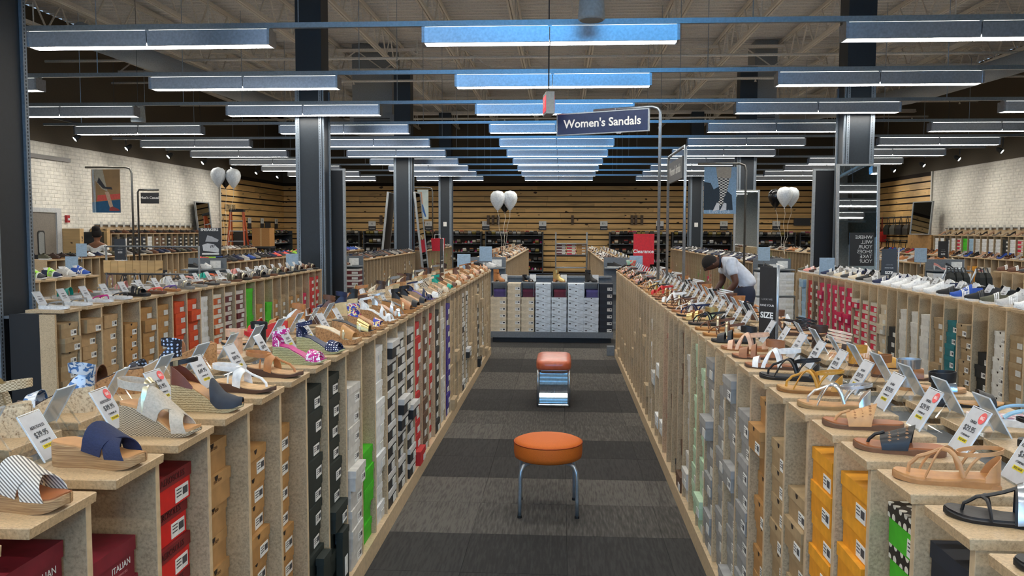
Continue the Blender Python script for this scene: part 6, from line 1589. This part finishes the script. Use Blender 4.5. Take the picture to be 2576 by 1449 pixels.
hr = MB().lathe([(.0, -.09), (.06, -.08), (.095, -.03), (.1, .02), (.09, .06), (.05, .1), (0, .115)], 16); hr.build('hair', HAIR, wm, (0, -.008, 1.56), smooth=True)
MB().lathe([(0, -.07), (.06, -.055), (.085, 0), (.065, .05), (0, .07)], 14).build('hair_bun', HAIR, wm, (0, -.03, 1.655), smooth=True)
for e in (-1, 1): MB().lathe([(.004, -.02), (.013, -.01), (.014, .004), (.006, .016)], 8).build('ear', SK2, wm, (e * .088, .01, 1.5), smooth=True)

# ================================================================== BALLOONS, LADDER, ODDS AND ENDS
BW = M((222, 226, 228), .25); BB = M((20, 20, 22), .22)
def balloon(px, py, Y, col, label, end, size=.142):
    p = at(px, py, Y)
    t = thing('balloon', label, 'balloon', p, 0, 'balloons on strings')
    k = size / .142
    MB().lathe([(.0, -.19 * k), (.03 * k, -.17 * k), (.085 * k, -.10 * k), (.128 * k, -.02 * k), (.142 * k, .05 * k), (.128 * k, .12 * k), (.085 * k, .17 * k), (.0, .192 * k)], 24).build('envelope', col, t, smooth=True)
    MB().lathe([(.014, -.21 * k), (.004, -.19 * k), (.006, -.185 * k)], 8).build('knot', col, t)
    e = Vector(end) - p; n_ = 8
    MB().tube([Vector((0, 0, -.2 * k)).lerp(e, i / n_) + Vector((.015 * math.sin(i * 1.7), .01 * math.cos(i * 2.1), 0)) for i in range(n_ + 1)], .003, 5).build('string', M((226, 216, 196), .6), t)
for (x1, y1, x2, y2, xb, yb_, Y, nm, ex, ey) in ((1252, 505, 1283, 505, 1270, 512, 15.6, 'over the aisle end', 1266, 652), (549, 446, 587, 449, 567, 450, 15.6, 'by the brick wall', 572, 640)):
    e = at(ex, ey, Y)
    balloon(x1, y1, Y, BW, 'left white balloon of the pair %s' % nm, e); balloon(x2, y2, Y + .1, BW, 'right white balloon of the pair %s' % nm, e); balloon(xb, yb_, Y + .35, BB, 'black balloon behind the white pair %s' % nm, e, .13)
e = at(1972, 640, 15.8)
balloon(1974, 496, 15.6, BW, 'front white balloon of the cluster by the big mirror', e); balloon(1991, 496, 15.95, BW, 'rear white balloon of the cluster by the big mirror', e); balloon(1951, 500, 15.8, BB, 'black balloon of the cluster by the big mirror', e, .135)
# step ladder
lp = at(598, 640, 27.6)
t = thing('step_ladder', 'orange step ladder with grey treads before the timber wall', 'ladder', (lp.x, 27.6, 0), R(8))
ORL = M((196, 92, 50), .5)
for e in (-1, 1):
    MB().bar((e * .33, -.35, 0), (e * .2, 0, 2.38), .05, .09).build('front_rail', ORL, t); MB().bar((e * .34, .75, 0), (e * .2, .08, 2.34), .045, .06).build('rear_rail', ORL, t)
for i in range(6):
    z = .34 + i * .34; k = z / 2.38; hwid = .33 - .13 * k
    B(-hwid, hwid, -.35 + .35 * k - .05, -.35 + .35 * k + .05, z, z + .03).build('tread', M((170, 172, 172), .4, .6), t)
B(-.24, .24, -.1, .16, 2.36, 2.44).build('top_cap', BLACK, t)
t = thing('carton', 'brown cardboard carton beside the step ladder', 'carton', (lp.x + .75, 28.0, 1.2)); B(-.3, .3, -.25, .25, 0, .62).build('carton_body', M((182, 132, 78), .7), t); B(-.03, .03, -.252, -.25, 0, .62).build('tape', M((200, 160, 110), .4), t)
tb_ = thing('carton_trolley', 'dark trolley under the brown carton', 'trolley', (lp.x + .75, 28.0, 0)); B(-.34, .34, -.28, .28, 1.14, 1.199).build('deck', DGREY, tb_)
for x in (-.3, .3):
    for y in (-.24, .24): B(x - .02, x + .02, y - .02, y + .02, 0, 1.14).build('leg', DGREY, tb_)
# red shopping bag
p = at(1098, 612, 22.3)
t = thing('shopping_bag', 'red shopping bag on the far left shelf', 'bag', (p.x, 22.6, TOP)); MB().loft([[(-.15, -.09, 0), (.15, -.09, 0), (.15, .09, 0), (-.15, .09, 0)], [(-.18, -.1, .34), (.18, -.1, .34), (.18, .1, .34), (-.18, .1, .34)]], caps=True).build('bag_body', M((206, 26, 46), .5), t); MB().tube([(-.08, -.1, .33), (-.07, -.11, .45), (.07, -.11, .45), (.08, -.1, .33)], .008, 6).build('handle', WHITE, t)
# accessory rack with pine board and bags, left
p = at(335, 690, 11.2)
t = thing('accessory_rack', 'chrome accessory rack topped by pine boards', 'rack', (p.x, 11.2, 0))
x0, x1 = at(262, 680, 11.2).x - p.x, at(410, 680, 11.2).x - p.x; zt = at(335, 655, 11.2).z; zb_ = at(335, 686, 11.2).z
for i in range(8):
    w8 = (x1 - x0) / 8; B(x0 + i * w8 + .003, x0 + (i + 1) * w8 - .003, -.02, .0, zb_, zt).build('plank', WOODP, t)
for x in (x0 + .02, x1 + .5): MB().tube([(x, .03, 0), (x, .03, zt + .2)], .014, 8).build('post', GREY, t, smooth=True)
MB().tube([(x0, .03, zt + .19), (x1 + .5, .03, zt + .19)], .012, 8).build('top_bar', GREY, t, smooth=True); MB().tube([(x0, .03, zb_ - .02), (x1 + .5, .03, zb_ - .02)], .012, 8).build('hang_bar', GREY, t, smooth=True)
for i in range(7):
    col = ((150, 110, 120), (60, 50, 56), (186, 186, 190), (40, 42, 48), (120, 96, 84), (70, 66, 70), (52, 44, 44))[i]; x = p.x + x0 + .1 + i * .19
    t = thing('handbag', '%s handbag from the left on the pine-topped accessory rack' % ordn(i + 1), 'bag', (x, 11.12, zb_ - .55), 0, 'handbags on the accessory rack')
    MB().loft([[(-.09, -.05, 0), (.09, -.05, 0), (.09, .05, 0), (-.09, .05, 0)], [(-.095, -.055, .16), (.095, -.055, .16), (.095, .055, .16), (-.095, .055, .16)], [(-.07, -.02, .26), (.07, -.02, .26), (.07, .02, .26), (-.07, .02, .26)]], caps=True).build('bag_body', M(col, .6, kind='floral' if i in (0,) else 'plain', col2=(220, 200, 206) if i == 0 else None), t)
    MB().tube([(-.05, 0, .25), (-.045, .03, .42), (-.02, .06, .52), (.02, .06, .52), (.045, .03, .42), (.05, 0, .25)], .007, 6).build('strap', M(sh(col, .8), .6), t)
# backpacks on hoop racks, right
for i, (pa_, pb2) in enumerate(((2382, 2436), (2458, 2492))):
    Y = 10.9; xa, xb = at(pa_, 700, Y).x, at(pb2, 700, Y).x; cxx = (xa + xb) / 2; zt = at(2400, 674, Y).z
    t = thing('hoop_rack', '%s chrome hoop rack holding black bags at the right' % ('left' if i == 0 else 'right'), 'rack', (cxx, Y + .1, 0), 0, 'hoop racks')
    xx = (xb - cxx) + .04
    MB().tube([(-xx, 0, 0), (-xx, 0, zt - .2), (-xx + .08, 0, zt - .02), (xx - .08, 0, zt - .02), (xx, 0, zt - .2), (xx, 0, 0)], .014, 8).build('hoop', STEEL, t, smooth=True)
    for j in range(3 if i == 0 else 2):
        x = xa + (j + .5) * (xb - xa) / (3 if i == 0 else 2); hwb = (xb - xa) / (3 if i == 0 else 2) / 2 - .004
        b = thing('backpack', '%s black backpack from the left on the %s hoop rack' % (ordn(j + 1), 'left' if i == 0 else 'right'), 'backpack', (x, Y, zt - .52), 0, 'black backpacks')
        MB().loft([[(-hwb, -.07, 0), (hwb, -.07, 0), (hwb, .07, 0), (-hwb, .07, 0)], [(-hwb, -.09, .2), (hwb, -.09, .2), (hwb, .07, .2), (-hwb, .07, .2)], [(-hwb * .9, -.06, .4), (hwb * .9, -.06, .4), (hwb * .9, .07, .4), (-hwb * .9, .07, .4)], [(-hwb * .6, -.02, .46), (hwb * .6, -.02, .46), (hwb * .6, .06, .46), (-hwb * .6, .06, .46)]], caps=True).build('pack', M((24, 28, 26), .7), b)
        B(-hwb * .7, hwb * .7, -.11, -.08, .04, .18).build('pocket', M((30, 34, 32), .7), b); MB().tube([(-.03, .03, .45), (-.02, .06, .52), (.02, .06, .52), (.03, .03, .45)], .008, 6).build('carry_loop', BLACK, b)
# handbags on the right timber wall
hb = MB()
t = thing('bag_rail', 'dark rail hung with handbags on the right timber wall', 'rail', (XR - .25, 28.6, 2.25)); B(-.02, .02, 0, 5.0, 0, .03).build('bar', DGREY, t)
for k in range(4): MB().bar((0, .3 + k * 1.4, .015), (.24, .3 + k * 1.4, .015), .02).build('bracket', DGREY, t)
t2 = thing('bag_rail', 'lower dark rail of handbags on the right timber wall', 'rail', (XR - .25, 28.9, 1.45)); B(-.02, .02, 0, 4.6, 0, .03).build('bar', DGREY, t2)
for k in range(4): MB().bar((0, .3 + k * 1.3, .015), (.24, .3 + k * 1.3, .015), .02).build('bracket', DGREY, t2)
for i, (col, nm) in enumerate((((60, 56, 50), 'olive'), ((36, 36, 38), 'black'), ((84, 84, 76), 'grey'), ((40, 44, 40), 'blackish'), ((180, 36, 30), 'red'), ((80, 46, 34), 'brown'), ((176, 134, 92), 'tan'), ((60, 46, 36), 'dark brown'))):
    y = 28.95 + i * .56
    for z in (2.25, 1.45):
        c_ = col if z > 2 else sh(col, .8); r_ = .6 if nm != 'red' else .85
        b = thing('handbag', '%s handbag %s, %s from the near end, right timber wall' % (nm, 'on upper rail' if z > 2 else 'on lower rail', ordn(i + 1)), 'bag', (XR - .28, y, z - r_), -PI / 2, 'handbags on the right timber wall')
        MB().loft([[(-.2, -.08, 0), (.2, -.08, 0), (.2, .08, 0), (-.2, .08, 0)], [(-.22, -.09, .22), (.22, -.09, .22), (.22, .09, .22), (-.22, .09, .22)], [(-.15, -.04, .36), (.15, -.04, .36), (.15, .04, .36), (-.15, .04, .36)]], caps=True).build('bag_body', M(c_, .5), b)
        MB().tube([(-.1, 0, .34), (-.08, 0, .5), (0, 0, r_ + .03), (.08, 0, .5), (.1, 0, .34)], .012, 6).build('strap', M(sh(c_, .7), .5), b)
# far aisle cart and patterned boot
p = at(1446, 690, 16.3)
t = thing('stock_cart', 'steel stock cart with an orange step in the far aisle', 'cart', (p.x, 22.5, 0))
for x in (-.42, .42):
    for y in (0, .5): MB().tube([(x, y, 0), (x, y, 1.72)], .018, 6).build('post', STEEL, t)
for z in (.4, .75, 1.1, 1.4): B(-.42, .42, 0, .5, z, z + .02).build('shelf', GM, t)
for i, kd in enumerate(('redp', 'crimw', 'kraft')):
    for j in range(4): far_box(kd if i else 'maroon', (.24, .3, .075), (p.x - .27 + .27 * i, 22.75, 1.1205 + j * .076), 0)
t = thing('orange_bench', 'orange and white bench seat by the stock cart', 'bench', (at(1446, 672, 16.2).x, 18.9, 0)); B(-.28, .28, 0, .4, .55, .62).build('cushion', M((200, 84, 56), .5), t); B(-.29, .29, -.01, .41, .62, .66).build('top_pad', WHITE, t)
for x in (-.26, .26):
    for y in (.02, .38): MB().tube([(x, y, 0), (x, y, .55)], .014, 6).build('leg', CHROME, t)
t = thing('rain_boot', 'mint green patterned rain boot before the Clearance sign', 'boot', (at(1588, 660, 12.2).x, 12.2, 1.0), 0)
MINT = M((150, 200, 176), .35, kind='floral', col2=(206, 90, 80), scale=14)
MB().lathe([(.055, 0), (.06, .1), (.065, .3), (.075, .34), (.07, .34)], 14).build('shaft', MINT, t, smooth=True)
MB().loft([[(-.06, -.2, 0), (.06, -.2, 0), (.06, .06, 0), (-.06, .06, 0)], [(-.055, -.2, .05), (.055, -.2, .05), (.055, .06, .09), (-.055, .06, .09)], [(-.03, -.14, .08), (.03, -.14, .08), (.05, .05, .14), (-.05, .05, .14)]], caps=True).build('foot', MINT, t, smooth=True)
B(-.065, .065, -.21, .065, -.012, 0).build('outsole', M((196, 60, 60), .5), t)
t = thing('display_pedestal', 'grey display pedestal under the rain boot', 'pedestal', (at(1588, 660, 12.2).x, 12.2, 0)); B(-.2, .2, -.25, .2, .93, .985).build('top_plate', GM, t); B(-.05, .05, -.05, .05, .03, .93).build('stem', GM, t); B(-.2, .2, -.2, .2, 0, .03).build('foot_plate', GM, t)
# sign cards standing on the rows
for i, (px, py, Y, lab) in enumerate(((205, 630, 13.9, 'blue-grey box card standing on the casual shoe row'), (181, 666, 11.6, 'blue-grey card behind the running shoes'), (735, 658, 12.6, 'pale blue card near the far end of the second left shelf'), (1167, 660, 12.0, 'pale blue card at the far end of the left shelf'), (1222, 640, 12.6, 'pale blue card before the far left shelf'), (1600, 664, 12.3, 'bright pale card below the Clearance sign'), (1922, 640, 13.75, 'grey-blue card on the end display behind the man'), (2080, 672, 10.9, 'grey-blue card at the far end of the canvas shelf'), (2316, 643, 13.75, 'grey-blue card above the pumps display'))):
    p = at(px, py, Y); z0 = p.z - .1
    t = thing('sign_card', lab, 'sign card', (p.x, Y, z0), 0, 'standing sign cards'); B(-.095, .095, -.004, .004, .0, .22).build('card', M((150, 172, 190), .4), t); B(-.07, .07, -.04, .04, -.012, 0).build('foot', GM, t)
    if True: MB().tube([(0, 0, -.012), (0, 0, -(z0 - (TOP + .0)) if z0 > TOP else -.02)], .006, 6).build('stem', CHROME, t)
# stuff: whatever stands too far off to tell apart
o = FAR.build('shoe_boxes', M_attr('printed_board')); tag(o, 'hundreds of shoe boxes filling the farther shelves', 'boxes', kind='stuff')
o = FARS.build('far_shoes', M_attr('mixed_leather', .5)); tag(o, 'hundreds of small shoes lined up on the farther shelves', 'shoes', kind='stuff')
